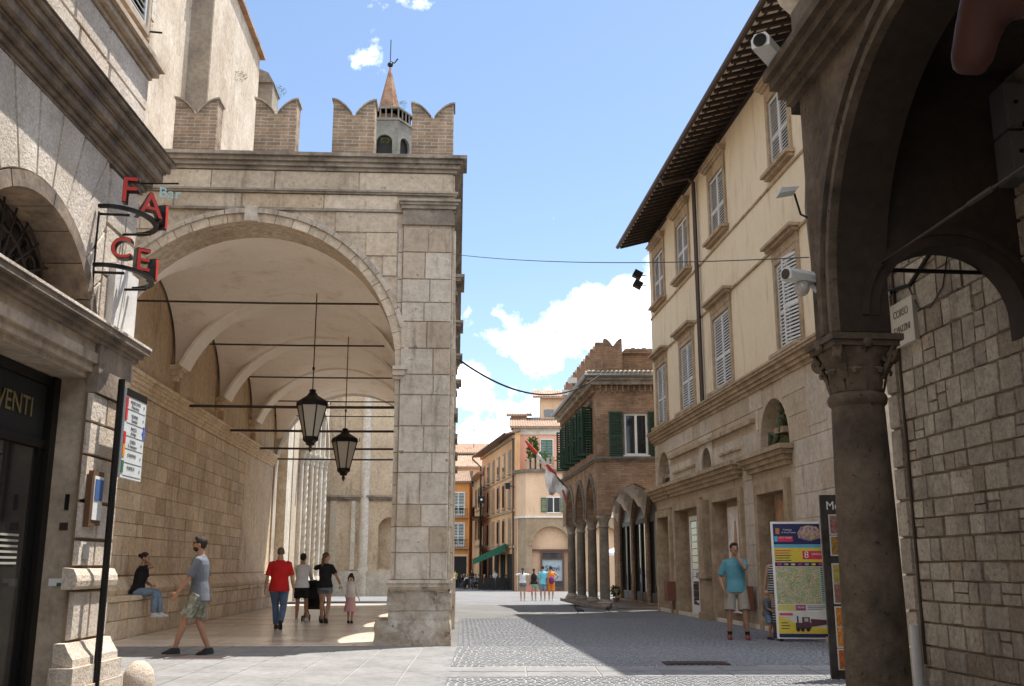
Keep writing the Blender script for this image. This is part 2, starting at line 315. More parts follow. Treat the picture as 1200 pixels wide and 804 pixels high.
def masonry(parent, meshes, x0, x1, zs, wr, d=.03, y=0, ops=(), gap=.012, name='block', r=None, end=None, lim=300, rough=0):
    """courses of single blocks on the plane y (front proud by d); ops: functions (z0,z1)->(xa,xb) or None that are kept clear"""
    r = r or random.Random(len(C.objects)); made = 0
    for za, zb in zip(zs, zs[1:]):
        free = [(x0, x1)]
        for o in ops:
            h = o(za, zb)
            if not h: continue
            nf = []
            for a, b in free:
                if h[1] <= a or h[0] >= b: nf.append((a, b)); continue
                if h[0]-a > .06: nf.append((a, h[0]))
                if b-h[1] > .06: nf.append((h[1], b))
            free = nf
        for a, b in free:
            x = a
            while x < b-.02:
                w = r.uniform(*wr)
                if b-(x+w) < wr[0]*.6: w = b-x
                if made >= lim: return made
                hs = [(za, zb)]
                if rough and zb-za > .2 and w < .35 and r.random() < .3: zm = za+(zb-za)*r.uniform(.4, .6); hs = [(za, zm), (zm, zb)]
                for z_, zt_ in hs:
                    inst(name, r.choice(meshes), parent, (x+w/2, y-d-r.uniform(0, .004+.014*rough), (z_+zt_)/2), (0, r.uniform(-.022, .022)*rough, 0), (w-gap-r.uniform(0, .012)*rough, d+.02+.014*rough, zt_-z_-gap-r.uniform(0, .012)*rough)); made += 1
                x += w
    return made
def rectop(xa, xb, z0, z1): return lambda a, b: (xa, xb) if (a < z1-.01 and b > z0+.01) else None
def archop(xc, R, zs, z0=0):
    def f(a, b):
        if b <= z0 or a >= zs+R: return None
        lo = max(a, z0); h = R if lo <= zs else sqrt(max(0, R*R-(lo-zs)**2))
        return (xc-h, xc+h) if h > .03 else None
    return f
def courses(z0, z1, h, r=None, j=.12):
    r = r or random.Random(int(z0*100+z1*17)); n = max(1, round((z1-z0)/h)); w = [1+r.uniform(-j, j) for _ in range(n)]; s = sum(w); z = [z0]
    for q in w: z.append(z[-1]+q/s*(z1-z0))
    return z
def ring_stones(parent, m, xc, zc, r0, r1, a0, a1, n, y0, y1, name='voussoir', gap=.006, clip=None, rz=1):
    for i in range(n):
        a = a0+(a1-a0)*i/n+gap/r1; b = a0+(a1-a0)*(i+1)/n-gap/r1; q = M(); k = 3
        outer = [(xc+r1*cos(a+(b-a)*t/k), zc+rz*r1*sin(a+(b-a)*t/k)) for t in range(k+1)]
        inner = [(xc+r0*cos(a+(b-a)*t/k), zc+rz*r0*sin(a+(b-a)*t/k)) for t in range(k, -1, -1)]
        if clip: outer = [clip(xc, zc, p) for p in outer]
        q.prism(outer+inner, 'y', y0+random.uniform(0, .006), y1); q.obj(name, m, parent)
def gz(Y):
    if Y < 34: return 0
    if Y < 54: return -.40*(Y-34)/20
    if Y < 84: return -.40-.2*(Y-54)/30
    return -.6
# ================================================================== GROUND
g = M(); ys = [-60, -10, 0, 5, 10, 15, 20, 25, 30, 34, 38, 42, 46, 50, 54, 60, 70, 84, 100, 200, 700]; xs = [-500, -60, -20, -10, -5, 0, 5, 10, 20, 60, 500]
g.v = [(x, y, gz(y)) for y in ys for x in xs]; nx = len(xs)
g.f = [(j*nx+i, j*nx+i+1, (j+1)*nx+i+1, (j+1)*nx+i) for j in range(len(ys)-1) for i in range(nx-1)]; g.mi = [0]*len(g.f)
ground = tag(g.obj('ground', m_asph), kind='structure')
# long pale slabs in front of the portico and the band across the street
pv = thing('pavement', None, None, kind='structure')
slab = blockset('slab', m_pave, .006, .003, .1, 3)
def slab_at(par, meshes, x, y, w, l, rot=0, top=.014, name='slab'):
    inst(name, random.choice(meshes), par, (x, y, top), (-pi/2, 0, rot), (w, .05, l))
r = random.Random(3); x = -8.9
M().box(-9.3, 5.4, 11.2, 17.98, -.03, .004).obj('joint_bed', m_joint, pv)
while x < -1.0:
    w = r.uniform(.5, .8); y = 12.0+r.uniform(-.8, 0)
    while y < 17.75:
        l = min(r.uniform(1.5, 2.6), 17.95-y)
        if l > .3: slab_at(pv, slab, x+w/2-(y+l/2-15)*.03, y+l/2, w-.022, l-.022, rad(1.7))
        y += l
    x += w
x = -1.0
while x < 5.3:
    w = r.uniform(.7, 1.3)
    for yy, l in ((13.35, .62), (14.0, .62)): slab_at(pv, slab, x+w/2, yy+x*.03, w-.02, l-.02)
    x += w
# small porphyry setts of the street, each a real stone; too many to count
q = M(); r = random.Random(11)
Y = 10.6
while Y < 27.5:
    X = -.95 if Y < 18 else -.95-(Y-18)*.05
    while X < 6.6-(Y-10)*.08:
        if not (X < 5.4 and 13.0 < Y-X*.03 < 14.34):
            w = r.uniform(.085, .115); a = X+.006; b = X+w-.006; c_ = Y+.006+r.uniform(-.006, .006); d = c_+.098; h = .012+r.uniform(-.002, .003); i = .010
            q.add([(a, c_, -.01), (b, c_, -.01), (b, d, -.01), (a, d, -.01), (a+i, c_+i, h), (b-i, c_+i, h), (b-i, d-i, h), (a+i, d-i, h)], [(4, 5, 6, 7), (0, 1, 5, 4), (1, 2, 6, 5), (2, 3, 7, 6), (3, 0, 4, 7)])
        else: w = .1
        X += w
    Y += .113
tag(q.obj('paving_setts', m_sett), kind='stuff')
for x, y in ((2.6, 14.75), (-4.7, 15.6)):   # iron inspection covers
    t = thing('drain_cover', 'rusty iron drain cover set in the shaded setts of the street' if x > 0 else 'grey drain cover in the pale slabs in front of the walking man', 'drain cover', (x, y, .016))
    M().box(-.45, .45, -.2, .2, -.02, .012).obj('frame', m_pave if x < 0 else m_rust, t)
    for k in range(6): M().box(-.4, .4, -.17+k*.058, -.13+k*.058, .012, .018).obj('bar', m_rust, t)

# ================================================================== PORTICO
P = thing('portico', 'tall stone portico with swallowtail brick battlements and a wide front arch', 'portico', (-1.07, 18.1, 0), 3.1)
AX, AR, ZS = -3.85, 2.77, 4.92
fw = M().wall(-9.5, -.06, 0, 8.73, 0, .9, [(AX-AR, AX+AR, -.01, ZS, 'round')], 26).obj('front_wall', m_travjoint, P)
trv = blockset('travertine_block', m_trav, .012, .004, .1)
pib = blockset('pier_block', m_pier, .014, .008, .12)
# street side wall with four arches
T = [.9, 5.45, 10.0, 14.55, 19.1]
ops = [(1.2, 4.85, -.01, ZS, 'round'), (6.05, 9.4, -.01, ZS, 'round'), (10.6, 13.95, -.01, ZS, 'round'), (15.15, 18.5, -.01, ZS, 'round')]
sw = M().wall(.905, 19.7, 0, 8.73, .06, 1.06, ops, 18).obj('street_wall', m_pier, P); sw.rotation_euler = (0, 0, pi/2)
# far end wall with an arch like the front one
M().wall(-6.7, -1.065, 0, 8.73, 19.1, 19.7, [(AX-AR, AX+AR, -.01, ZS, 'round')], 20).obj('end_wall', m_pier, P)
# facing stones
wallr = random.Random(5)
masonry(fw, trv, -9.4, -1.1, courses(5.4, 7.93, .42), (.7, 1.3), .025, 0, [archop(AX, AR+.27, ZS)])
masonry(fw, trv, -9.4, -1.12, [ZS-.02, 5.4], (.7, 1.3), .025, 0, [archop(AX, AR+.27, ZS)])
masonry(fw, trv, -9.4, -1.12, [7.98, 8.27], (.8, 1.6), .03, 0)
masonry(fw, trv, -9.4, -.06, [8.36, 8.73], (.8, 1.6), .035, 0)
masonry(fw, trv, -9.4, -6.64, courses(1.1, 4.9, .45), (.6, 1.1), .025)
pil = M().box(-.985, -.075, -.055, .0, 1.1, 7.67).obj('front_pilaster', m_travjoint, P)
pz = courses(1.12, 7.6, .46, random.Random(9), .25)
masonry(pil, pib, -.99, -.075, pz, (.38, .62), .06, -.02)
m = masonry(fw, pib, -1.085, -.993, pz, (.3, .4), .012, -.01)
# the narrow weathered return on the street side of the corner pier
rt = M().box(0, .9, 0, .05, 1.1, 8.7).obj('corner_return', m_travjoint, P); rt.rotation_euler = (0, 0, pi/2); rt.location = (-.03, 0, 0)
masonry(rt, pib, 0, .88, pz, (.3, .62), .03, 0)
# archivolt
av = M(); av.obj('archivolt', m_trav, P) if False else None
ring = tag(M().box(AX-.12, AX+.12, -.10, .0, ZS+AR+.005, ZS+AR+.31).obj('archivolt', m_pier, P))
ring_stones(ring, m_trav, AX, ZS, AR, AR+.17, 0, pi/2-.04, 13, -.045, .88)
ring_stones(ring, m_trav, AX, ZS, AR, AR+.17, pi/2+.04, pi, 13, -.045, .88)
ring_stones(ring, m_pier, AX, ZS, AR+.17, AR+.26, 0, pi/2-.04, 12, -.085, .02, 'outer_moulding')
ring_stones(ring, m_pier, AX, ZS, AR+.17, AR+.26, pi/2+.04, pi, 12, -.085, .02, 'outer_moulding')
def bands(q, x0, x1, y, L, y1=.05):   # stacked moulding boards: (z0,z1,projection); the right end returns by the same amount
    for z0, z1, p in L: q.box(x0, x1+p, y-p, y1, z0, z1)
    return q
bands(M(), -1.12, -.985, -.06, [(4.70, 4.76, .03), (4.765, 4.86, .09), (4.865, 4.93, .13)]).obj('impost', m_pier, P)
b = M()
bands(b, -9.5, -.06, 0, [(7.93, 7.975, .06)], -.001); bands(b, -9.5, -.06, 0, [(8.275, 8.35, .07), (8.31, 8.345, .1)], -.001)
b.obj('string_moulding', m_cornice, P)
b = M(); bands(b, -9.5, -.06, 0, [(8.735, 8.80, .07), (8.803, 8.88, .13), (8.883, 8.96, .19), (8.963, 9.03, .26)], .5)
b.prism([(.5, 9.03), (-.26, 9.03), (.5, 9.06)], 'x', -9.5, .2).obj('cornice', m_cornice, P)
q = M()
for z0, z1, p in [(8.735, 8.80, .07), (8.803, 8.88, .12), (8.883, 8.96, .15), (8.963, 9.03, .19)]: q.box(-.5, -.06+p, .51, 19.9, z0, z1)
q.obj('side_cornice', m_cornice, P)
b = M()
for z0, z1, p in [(7.67, 7.72, .05), (7.72, 7.98, .03), (7.983, 8.05, .08), (8.053, 8.10, .12), (8.103, 8.15, .16)]: b.box(-.985-p*.6, -.075+p, -.06-p, .9, z0, z1)
b.obj('capital', m_cornice, P)
for t in T[1:]:
    b = M()
    for z0, z1, p in [(7.67, 7.75, .10), (7.753, 8.0, .07), (8.003, 8.08, .18), (8.083, 8.15, .26)]: b.box(-.4, -.06+p, t-.45-p, t+.45+p, z0, z1)
    b.obj('capital', m_cornice, P); b = M()
    for z0, z1, p in [(4.72, 4.78, .06), (4.783, 4.92, .14)]: b.box(-1.1, -.06+p, t-.6-p, t+.6+p, z0, z1)
    b.obj('impost', m_cornice, P)
    M().box(-1.12, .06, t-.66, t+.66, 0, 1.1).obj('pier_base', m_base, P)
    M().box(-.061, -.0, t-.42, t+.42, 1.1, 7.67).obj('side_pilaster', m_pier, P)
# worn plinth of the corner pier
def worn(x0, x1, y0, y1, z0, z1, seed, n=9, amp=.03, chamf=.05):
    r = random.Random(seed); q = M(); R = []
    per = []
    for i in range(n): per.append((x0+(x1-x0)*i/n, y0))
    for i in range(n): per.append((x1, y0+(y1-y0)*i/n))
    for i in range(n): per.append((x1-(x1-x0)*i/n, y1))
    for i in range(n): per.append((x0, y1-(y1-y0)*i/n))
    cx, cy = (x0+x1)/2, (y0+y1)/2
    for k in range(7):
        z = z0+(z1-z0)*k/6; s = 1-(chamf if k == 6 else 0)*1.2/(x1-x0)
        R.append([(cx+(px-cx)*s+r.uniform(-amp, amp)*.6, cy+(py-cy)*s+r.uniform(-amp, amp)*.6, z+(r.uniform(-amp, amp)*.25 if 0 < k < 6 else 0)) for px, py in per])
    return q.rings(R)
worn(-1.33, .0, -.05, 1.0, 0, .43, 1, amp=.022).obj('plinth', m_base, P, 60)
worn(-1.10, -.02, -.015, .97, .43, .62, 2, amp=.012).obj('lower_die', m_base, P, 60)
for k, (xa, xb) in enumerate(((-1.12, -.80), (-.795, -.25), (-.245, .0))): worn(xa, xb, -.03, .95, .60, .96, 4+k, amp=.014, n=6).obj('die_stone', m_base, P, 60)
b = M()
for z0, z1, p in [(.96, 1.0, .02), (1.0, 1.06, .06), (1.063, 1.12, .09)]: b.box(-1.10-p*.6, -.03+p*.5, -.03-p, .95, z0, z1)
b.obj('plinth_moulding', m_pier, P)
# merlons
def merlon_mesh():
    q = M(); h = 1.22; w = .40; d = .30; pts = [(-w, 0), (w, 0), (w, h)]
    n = 7
    pts += [(w-.0-(w-.03)*(i/n), h-d*((i/n)**2.0)) for i in range(1, n+1)]
    pts += [(-(w-.0)+(w-.03)*(i/n), h-d*((i/n)**2.0)) for i in range(n, -1, -1)]
    q.prism(pts, 'y', 0, .42)
    return q.mesh('merlon', m_brickM)
def merlon_cap():
    q = M(); h = 1.22; w = .40; d = .30; n = 7
    for sgn in (1, -1):
        P0 = [(sgn*(w+.03-(w)*(i/n)), h-d*((i/n)**2.0)+.004) for i in range(n+1)]
        for a, b_ in zip(P0, P0[1:]): q.prism([a, b_, (b_[0], b_[1]+.035), (a[0], a[1]+.035)], 'y', -.03, .45)
    return q.mesh('coping', m_cornice)
mm, mc = merlon_mesh(), merlon_cap()
def merlon(x, y, rot=0):
    o = inst('merlon', mm, P, (x, y, 9.04), (0, 0, rot), (random.uniform(.98, 1.02), 1, random.uniform(.98, 1.03))); c = inst('coping', mc, o)
for x in (-8.2, -6.62, -5.06, -3.53, -2.02, -.48): merlon(x, .12)
# roof deck behind the battlements
M().box(-6.7, -.5, .55, 19.7, 8.5, 8.72).obj('roof_deck', m_tile, P)
# groin vault
q = M(); xv0, xv1 = AX-AR, AX+AR; nx_, ny_ = 44, 27
def vz(x, y):
    t = (x-AX)/AR; A = ZS+AR*sqrt(max(0, 1-t*t))
    k = 0
    while k < 3 and y > T[k+1]: k += 1
    s = (2*y-T[k]-T[k+1])/(T[k+1]-T[k]); s = max(-1, min(1, s)); B = 5.98+1.72*sqrt(max(0, 1-s*s))
    return max(A, B)
grid = []; xsv = [AX-AR*cos(pi*i/nx_) for i in range(nx_+1)]; ysv = []
for k in range(4):
    for i in range(ny_): ysv.append((T[k]+T[k+1])/2-(T[k+1]-T[k])/2*cos(pi*i/ny_))
ysv.append(T[4])
for y in ysv:
    for x in xsv: grid.append((x, y, vz(x, y)))
w_ = len(xsv)
q.add(grid, [(j*w_+i, (j+1)*w_+i, (j+1)*w_+i+1, j*w_+i+1) for j in range(len(ysv)-1) for i in range(w_-1)])
vault = q.obj('vault', m_plaster, P, 30)
# transverse ribs: a shallow band under each bay line, and the carved corbels they spring from
for t in T[1:-1]:
    q = M(); n = 22
    for i in range(n):
        a, b2 = pi*.12+pi*.76*i/n, pi*.12+pi*.76*(i+1)/n
        q.prism([(AX+AR*cos(a), ZS+AR*sin(a)+.01), (AX+AR*cos(b2), ZS+AR*sin(b2)+.01), (AX+(AR-.06)*cos(b2), ZS+(AR-.06)*sin(b2)), (AX+(AR-.06)*cos(a), ZS+(AR-.06)*sin(a))], 'y', t-.40, t+.40)
    q.obj('rib', m_rib, P, 30)
    for x in (-6.58, -1.12):
        q = M(); sg = 1 if x < -3 else -1
        for z0, z1, p in [(5.62, 5.72, .06), (5.723, 5.85, .11), (5.853, 5.98, .18)]: q.box(min(x-.1*sg, x+p*sg), max(x-.1*sg, x+p*sg), t-.10-p*.6, t+.10+p*.6, z0, z1)
        q.obj('corbel', m_church, P)
# tie rods
rods = [(-6.55, -1.1, 2.0, 6.66, .022), (-6.6, -1.1, 6.5, 6.76, .022), (-6.6, -1.1, 11.0, 6.78, .022), (-6.6, -1.1, 15.5, 6.8, .022), (-6.6, -1.1, 18.9, 6.8, .02),
        (-6.6, -1.1, 6.5, 5.2, .035), (-6.6, -1.1, 11.0, 5.2, .035), (-6.6, -1.1, 15.5, 5.2, .035), (-6.6, -1.1, 18.9, 5.2, .03)]
for a, b2, y, z, rr in rods: M().tube([(a-.15, y, z), ((a+b2)/2, y, z-.015), (b2+.1, y, z)], rr, 6).obj('tie_rod', m_rust, P)
# portico floor
fl = M().box(-6.75, .0, .02, 19.7, -.05, .008).obj('floor', m_floorj, P)
fs = blockset('floor_slab', m_floor, .004, .002, .08, 3)
y = .04; r = random.Random(21)
while y < 19.6:
    l = min(r.uniform(.7, .9), 19.68-y); x = -6.2
    while x < -.05:
        w = r.uniform(.75, 1.5)
        if -.0-(x+w) < .3: w = -x
        slab_at(fl, fs, x+w/2, y+l/2, w-.012, l-.012, 0, .016, 'floor_slab'); x += w
    y += l

# ================================================================== CHURCH
Ch = thing('church', 'long tan stone church flank with a stone bench and carved portal behind the portico', 'church', (-1.07, 18.1, 0), 3.1)
cw = M().wall(-16, 19.2, 0, 8.6, 0, .8).obj('side_wall', m_churchj, Ch); cw.rotation_euler = (0, 0, pi/2); cw.location = (-6.7, 0, 0)
chb = blockset('church_block', m_church, .012, .004, .1)
rr = random.Random(2)
masonry(cw, chb, -.3, 14.2, courses(1.18, 4.9, .345, rr, .2), (.42, 1.0), .02, 0, gap=.009, lim=298, r=rr, rough=.15)
up = M(); up.box(-.3, 19.2, -.018, 0, 5.32, 8.5)
for a in (1.3, 5.75, 10.3, 14.85): up.box(a, a+.75, -.16, 0, 5.32, 7.6)
o = up.obj('lunette_wall', m_church, cw)
far = M().box(14.22, 19.2, -.02, 0, 1.18, 4.9).obj('far_wall_face', m_church, cw)
q = M()
for z0, z1, p in [(4.92, 5.0, .05), (5.003, 5.08, .10), (5.083, 5.16, .15), (5.163, 5.22, .20), (5.223, 5.30, .24)]: q.box(-.3, 19.2, -p, 0, z0, z1)
q.obj('cornice', m_church, cw)
q = M().box(-4, 19.0, -.46, 0, 0, .72).obj('bench', m_churchj, cw)
bb = blockset('bench_block', m_church, .03, .02, .2)
masonry(cw, bb, -4, 18.9, [.0, .36, .70], (.5, 1.0), .03, -.45, name='bench_block', lim=110, r=random.Random(8))
masonry(cw, bb, -4, 18.9, [.70, .80], (1.0, 1.8), .52, -.0, name='bench_slab', r=random.Random(9))
q = M(); q.prism([(0, .8), (-.2, .8), (-.22, .9), (-.16, 1.0), (-.06, 1.1), (0, 1.15)], 'x', -4, 18.9).obj('sloping_ledge', m_church, cw)
# upper nave
nv = M(); nv.box(-8.7, -7.25, -20, 6.75, 8.6, 17.9); nv.box(-8.7, -6.66, 6.75, 12.7, 8.6, 17.9); nv.box(-8.7, -7.0, 12.7, 19, 8.6, 17.5)
nv.obj('nave_wall', m_nave, Ch)
st = M().box(-7.25, -6.675, 6.70, 6.75, 8.6, 18.2).obj('buttress_face', m_butt, Ch)
q = M(); q.box(-7.3, -6.35, 13.5, 14.6, 8.6, 17.4); q.prism([(-7.3, 17.4), (-6.3, 17.4), (-6.5, 17.75), (-7.3, 18.1)], 'y', 13.4, 14.7).obj('buttress', m_butt, Ch)
q = M(); q.prism([(-8.9, 17.9), (-6.5, 17.9), (-6.5, 18.0), (-8.9, 18.9)], 'y', 6.6, 12.85); q.prism([(-8.9, 17.9), (-7.1, 17.9), (-7.1, 18.0), (-8.9, 18.7)], 'y', -20, 6.65); q.prism([(-8.9, 17.5), (-6.85, 17.5), (-6.85, 17.6), (-8.9, 18.3)], 'y', 12.7, 19)
q.obj('nave_roof', m_tile, Ch)
# carved portal beyond the portico, set against the church wall
Po = thing('church_portal', 'pale marble portal of clustered columns and pilasters catching the sun', 'portal', (-1.07, 18.1, 0), 3.1)
q = M(); q.box(-7.8, -6.7, 19.25, 30, 0, 12.0)
q.obj('portal_wall', m_church, Po)
def px(x0, x1, y0, y1, z0, z1): M().box(x0, x1, y0, y1, z0, z1).obj('pilaster', m_portal, Po)
px(-6.7, -6.35, 20.2, 21.3, 0, 9); px(-6.7, -6.45, 22.2, 23.4, 0, 8)
px(-6.7, -6.15, 27.2, 28.3, 0, 10); px(-6.7, -6.0, 28.7, 29.2, 0, 10)
for k, (x, y, tw) in enumerate([(-6.42, 23.9, 0), (-6.30, 24.45, 1), (-6.16, 25.0, 0), (-6.05, 25.55, 1), (-5.92, 26.1, 0), (-5.80, 26.6, 1)]):
    R = []
    for j in range(60 if tw else 2):
        z = .95+4.6*j/(59 if tw else 1); a0 = j*.55 if tw else 0
        R.append([(x+(.12+(.011*cos(3*(2*pi*i/12)+0) if tw else 0))*cos(2*pi*i/12+a0), y+(.12+(.011*cos(3*(2*pi*i/12)) if tw else 0))*sin(2*pi*i/12+a0), z) for i in range(12)])
    c = M().rings(R).obj('column', m_portal, Po, 50)
    M().rev(x, y, [(.13, 5.52), (.15, 5.6), (.14, 5.7), (.2, 5.85), (.25, 5.97), (.25, 6.05)], 8).obj('capital', m_portal, c)
    M().rev(x, y, [(.24, 0), (.24, .55), (.2, .6), (.2, .75), (.19, .82), (.14, .96)], 12).obj('base', m_portal, c)
q = M()
for k in range(5): q.box(-6.7, -6.3+k*.13, 24.1+k*.55, 24.3+k*.55, 6.05, 9)
q.obj('portal_reveal', m_portal, Po)
q = M()
for i in range(14):
    a, b2 = pi*i/14, pi*(i+1)/14
    q.add([(x_, 25.6+rr_*cos(t_), 6.05+rr_*sin(t_)) for x_ in (-6.6, -5.75) for rr_ in (1.9, 2.2) for t_ in (a, b2)], [(0, 1, 3, 2), (4, 6, 7, 5), (0, 4, 5, 1), (2, 3, 7, 6), (0, 2, 6, 4), (1, 5, 7, 3)])
q.obj('portal_arch', m_portal, Po)
# transept closing the view
Tr = thing('transept', 'tan stone transept wall with a string course and round niche behind the walking family', 'church', (-1.07, 18.1, 0), 3.1)
tb = M().wall(-7.2, -2.2, 0, 13, 30, 34, [(-3.62, -2.55, 1.25, 3.1, 'round')]).obj('wall', m_church, Tr)
M().box(-3.7, -2.5, 30.5, 30.6, 1, 3.8).obj('niche_back', m_church, tb)
q = M()
for z0, z1, p in [(4.38, 4.46, .06), (4.463, 4.55, .12), (4.553, 4.64, .2)]: q.box(-7.2, -2.2+p, 30-p, 30, z0, z1)
q.obj('string_course', m_cornice, Tr)
M().rev(-4.3, 30.0, [(.32, 0), (.32, 1.1), (.27, 1.2), (.22, 1.35), (.22, 12)], 12).obj('half_column', m_portal, Tr, 40)
for a, b2 in ((-5.9, -5.6), (-4.9, -4.7), (-2.5, -2.2)): M().box(a, b2, 29.9, 30, 1.2, 4.38).obj('pilaster_strip', m_portal, Tr)
M().box(-7.2, -2.1, 29.75, 30, 0, 1.15).obj('plinth', m_portal, Tr)

# ================================================================== LANTERNS
def lantern(x, y, ztop, zh, label):
    L = thing('hanging_lantern', label, 'lantern', (x, y, 0), 0, 'lanterns hanging in the portico'); z = ztop
    M().tube([(0, 0, z-.02), (0, 0, zh)], .013, 6).tube([(-.08, 0, zh-.25), (.08, 0, zh-.25)], .012, 5).tube([(0, 0, z+.5), (0, 0, z+.56)], .03, 6).obj('rod', m_iron, L)
    M().rev(0, 0, [(.06, z), (.10, z-.05), (.13, z-.09), (.34, z-.22), (.36, z-.27)], 6).obj('roof', m_iron, L)
    M().rev(0, 0, [(.06, z+.05), (.085, z+.02), (.06, z-.01)], 8).obj('crown', m_iron, L)
    fr = M().rev(0, 0, [(.355, z-.27), (.355, z-.33), (.335, z-.335), (.33, z-.27)], 6)
    for k in range(6):
        a = k*pi/3; fr.tube([(.335*cos(a), .335*sin(a), z-.3), (.15*cos(a), .15*sin(a), z-1.05)], .016, 4)
    fr.rev(0, 0, [(.175, z-1.02), (.175, z-1.10), (.10, z-1.16), (.10, z-1.2), (.0, z-1.24)], 6).obj('frame', m_iron, L)
    for k in range(6):
        a, b = k*pi/3, (k+1)*pi/3
        M().add([(.325*cos(a), .325*sin(a), z-.33), (.325*cos(b), .325*sin(b), z-.33), (.155*cos(b), .155*sin(b), z-1.03), (.155*cos(a), .155*sin(a), z-1.03),
                 (.32*cos(a), .32*sin(a), z-.33), (.32*cos(b), .32*sin(b), z-.33), (.15*cos(b), .15*sin(b), z-1.03), (.15*cos(a), .15*sin(a), z-1.03)], [(0, 1, 2, 3), (7, 6, 5, 4)]).obj('pane', m_lgl, L)
    M().rev(0, 0, [(.0, z-1.2), (.035, z-1.24), (.05, z-1.28), (.03, z-1.33), (0, z-1.38)], 8).obj('finial', m_gut, L)
    for k in range(3): a = k*2*pi/3+.2; M().tube([(.35*cos(a), .35*sin(a), z-.3), (.40*cos(a), .40*sin(a), z-.28), (.40*cos(a), .40*sin(a), z-.2)], .01, 4).obj('hook', m_iron, L)
def Pw(x, y): a = rad(3.1); return (-1.07+x*cos(a)-y*sin(a), 18.1+x*sin(a)+y*cos(a))
lantern(*Pw(-3.2, 4.3), 5.2, 7.5, 'nearer and larger black lantern hanging under the portico vault')
lantern(*Pw(-2.95, 8.8), 4.93, 7.5, 'farther and smaller black lantern hanging under the portico vault')

# ================================================================== CAMPANILE
Cp = thing('bell_tower', 'hexagonal grey bell tower with a brick spire and weathervane behind the battlements', 'bell tower', (-10.9, 81.8, -.95), 0)
rt_ = 2.2
bt = M().rev(0, 0, [(rt_, -.6), (rt_, 36.1)], 6, ph=0); M().rev(0, 0, [(rt_*.80, 36.12), (rt_*.80, 39.6)], 6, ph=0).obj('bell_chamber', m_inside, Cp)
for k in range(6):   # belfry stage: corner piers and arches round a dark bell chamber
    a = rad(60*k); b2 = a+rad(60); A = Vector((rt_*cos(a), rt_*sin(a), 0)); B = Vector((rt_*cos(b2), rt_*sin(b2), 0)); d = (B-A).normalized(); L_ = (B-A).length; n_ = Vector((d.y, -d.x, 0))
    q = M().wall(0, L_, 36.1, 39.9, 0, .25, [(L_*.16, L_*.78, 36.2, 37.9, 'round')], 10)
    q.v = [tuple(A+d*p[0]-n_*p[1]+Vector((0, 0, p[2]))) for p in q.v]
    q.obj('belfry_side', m_tower, Cp)
bt.obj('shaft', m_tower, Cp)
M().rev(0, 0, [(rt_+.12, 39.9), (rt_+.12, 40.1)], 6, ph=0).obj('ledge', m_tower, Cp)
for k in range(24):
    a = rad(15*k); rr_ = (rt_-.05)*.866/cos((a % (pi/3))-pi/6)
    M().rev(rr_*cos(a), rr_*sin(a), [(.07, 40.1), (.07, 41.0)], 5).obj('baluster', m_tower, Cp)
M().rev(0, 0, [(rt_+.06, 41.0), (rt_+.06, 41.15), (rt_-.12, 41.15), (rt_-.12, 41.0)], 6, ph=0).obj('rail', m_tower, Cp)
M().rev(0, 0, [(1.25, 40.1), (1.1, 41.2), (.06, 45.9)], 6, ph=0).obj('spire', m_brickT, Cp)
M().ell((0, 0, 46.15), (.26, .26, .24)).obj('ball', m_iron, Cp, True)
q = M().tube([(0, 0, 46), (0, 0, 48.6)], .04, 5); q.prism([(.05, 46.5), (.35, 46.35), (.6, 46.75), (.72, 46.72), (.6, 46.55), (.4, 46.28), (.1, 46.28)], 'y', -.03, .03).obj('weathervane', m_iron, Cp)
# ================================================================== OCHRE BUILDING ON THE RIGHT
R = thing('ochre_building', 'long ochre plastered palace with grey shutters over a travertine ground floor', 'building', (4.61, 33.5, 0), -85.4)
XE = 17.3
wins_t = [(1.62, 2.98), (4.72, 6.08), (8.4, 9.7), (13.15, 14.3)]
ops = [(a, b, 9.72, 11.35, 'rect') for a, b in wins_t]+[(a, b, 5.72, 7.62, 'rect') for a, b in [(1.55, 2.85), (4.7, 6.1), (8.2, 9.65), (13.05, 14.3)]]
wl = M().wall(.9, XE, 5.56, 12.2, 0, .5, ops).obj('plaster_wall', m_yel, R)
# ground floor: travertine with doors, niches
gops = [(1.0, 2.9, .0, 3.1, 'rect'), (3.35, 6.35, .0, 3.15, 'rect'), (7.4, 9.95, 0, 3.15, 'rect'), (11.0, 13.1, 0, 3.12, 'rect'),
        (1.25, 2.75, 3.78, 4.12, 'round'), (6.55, 7.6, 3.82, 3.95, 'round'), (11.4, 13.2, 3.82, 3.98, 'round')]
gw = M().wall(.9, XE, 0, 5.30, 0, .5, gops, 14).obj('ground_floor_wall', m_rtrav, R)
M().box(.9, XE, .5, 9, 0, 12.25).obj('body', m_yel, R)
M().box(.95, XE-.02, .46, .495, 0, 3.3).obj('shop_interior', m_inside, R)
for nm, (a, b, zb, zs) in {'n1': (1.25, 2.75, 3.78, 4.12), 'n2': (11.4, 13.2, 3.82, 3.98)}.items():
    M().box(a, b, .42, .49, zb, zs+(b-a)/2+.05).obj('niche_back', m_sand, gw)
rtb = blockset('travertine_slab', m_rtrav, .008, .003, .1)
masonry(gw, rtb, .92, XE, courses(.0, 5.28, .46, random.Random(4)), (.8, 1.6), .018, 0,
        [rectop(.95, 3.0, -1, 3.8), rectop(3.2, 10.1, -1, 3.75), rectop(10.75, 13.35, -1, 3.75), rectop(3.0, 11.2, 4.5, 4.64), archop(2.0, .86, 4.12, 3.7), archop(7.07, .62, 3.95, 3.7), archop(12.3, 1.02, 3.98, 3.7)], gap=.006)
q = M()
for z0, z1, p in [(5.20, 5.28, .06), (5.283, 5.36, .12), (5.363, 5.46, .17), (5.463, 5.52, .24), (5.523, 5.57, .27)]: q.box(.9-p*.3, XE, -p, .5, z0, z1)
q.obj('string_course', m_sand, R)
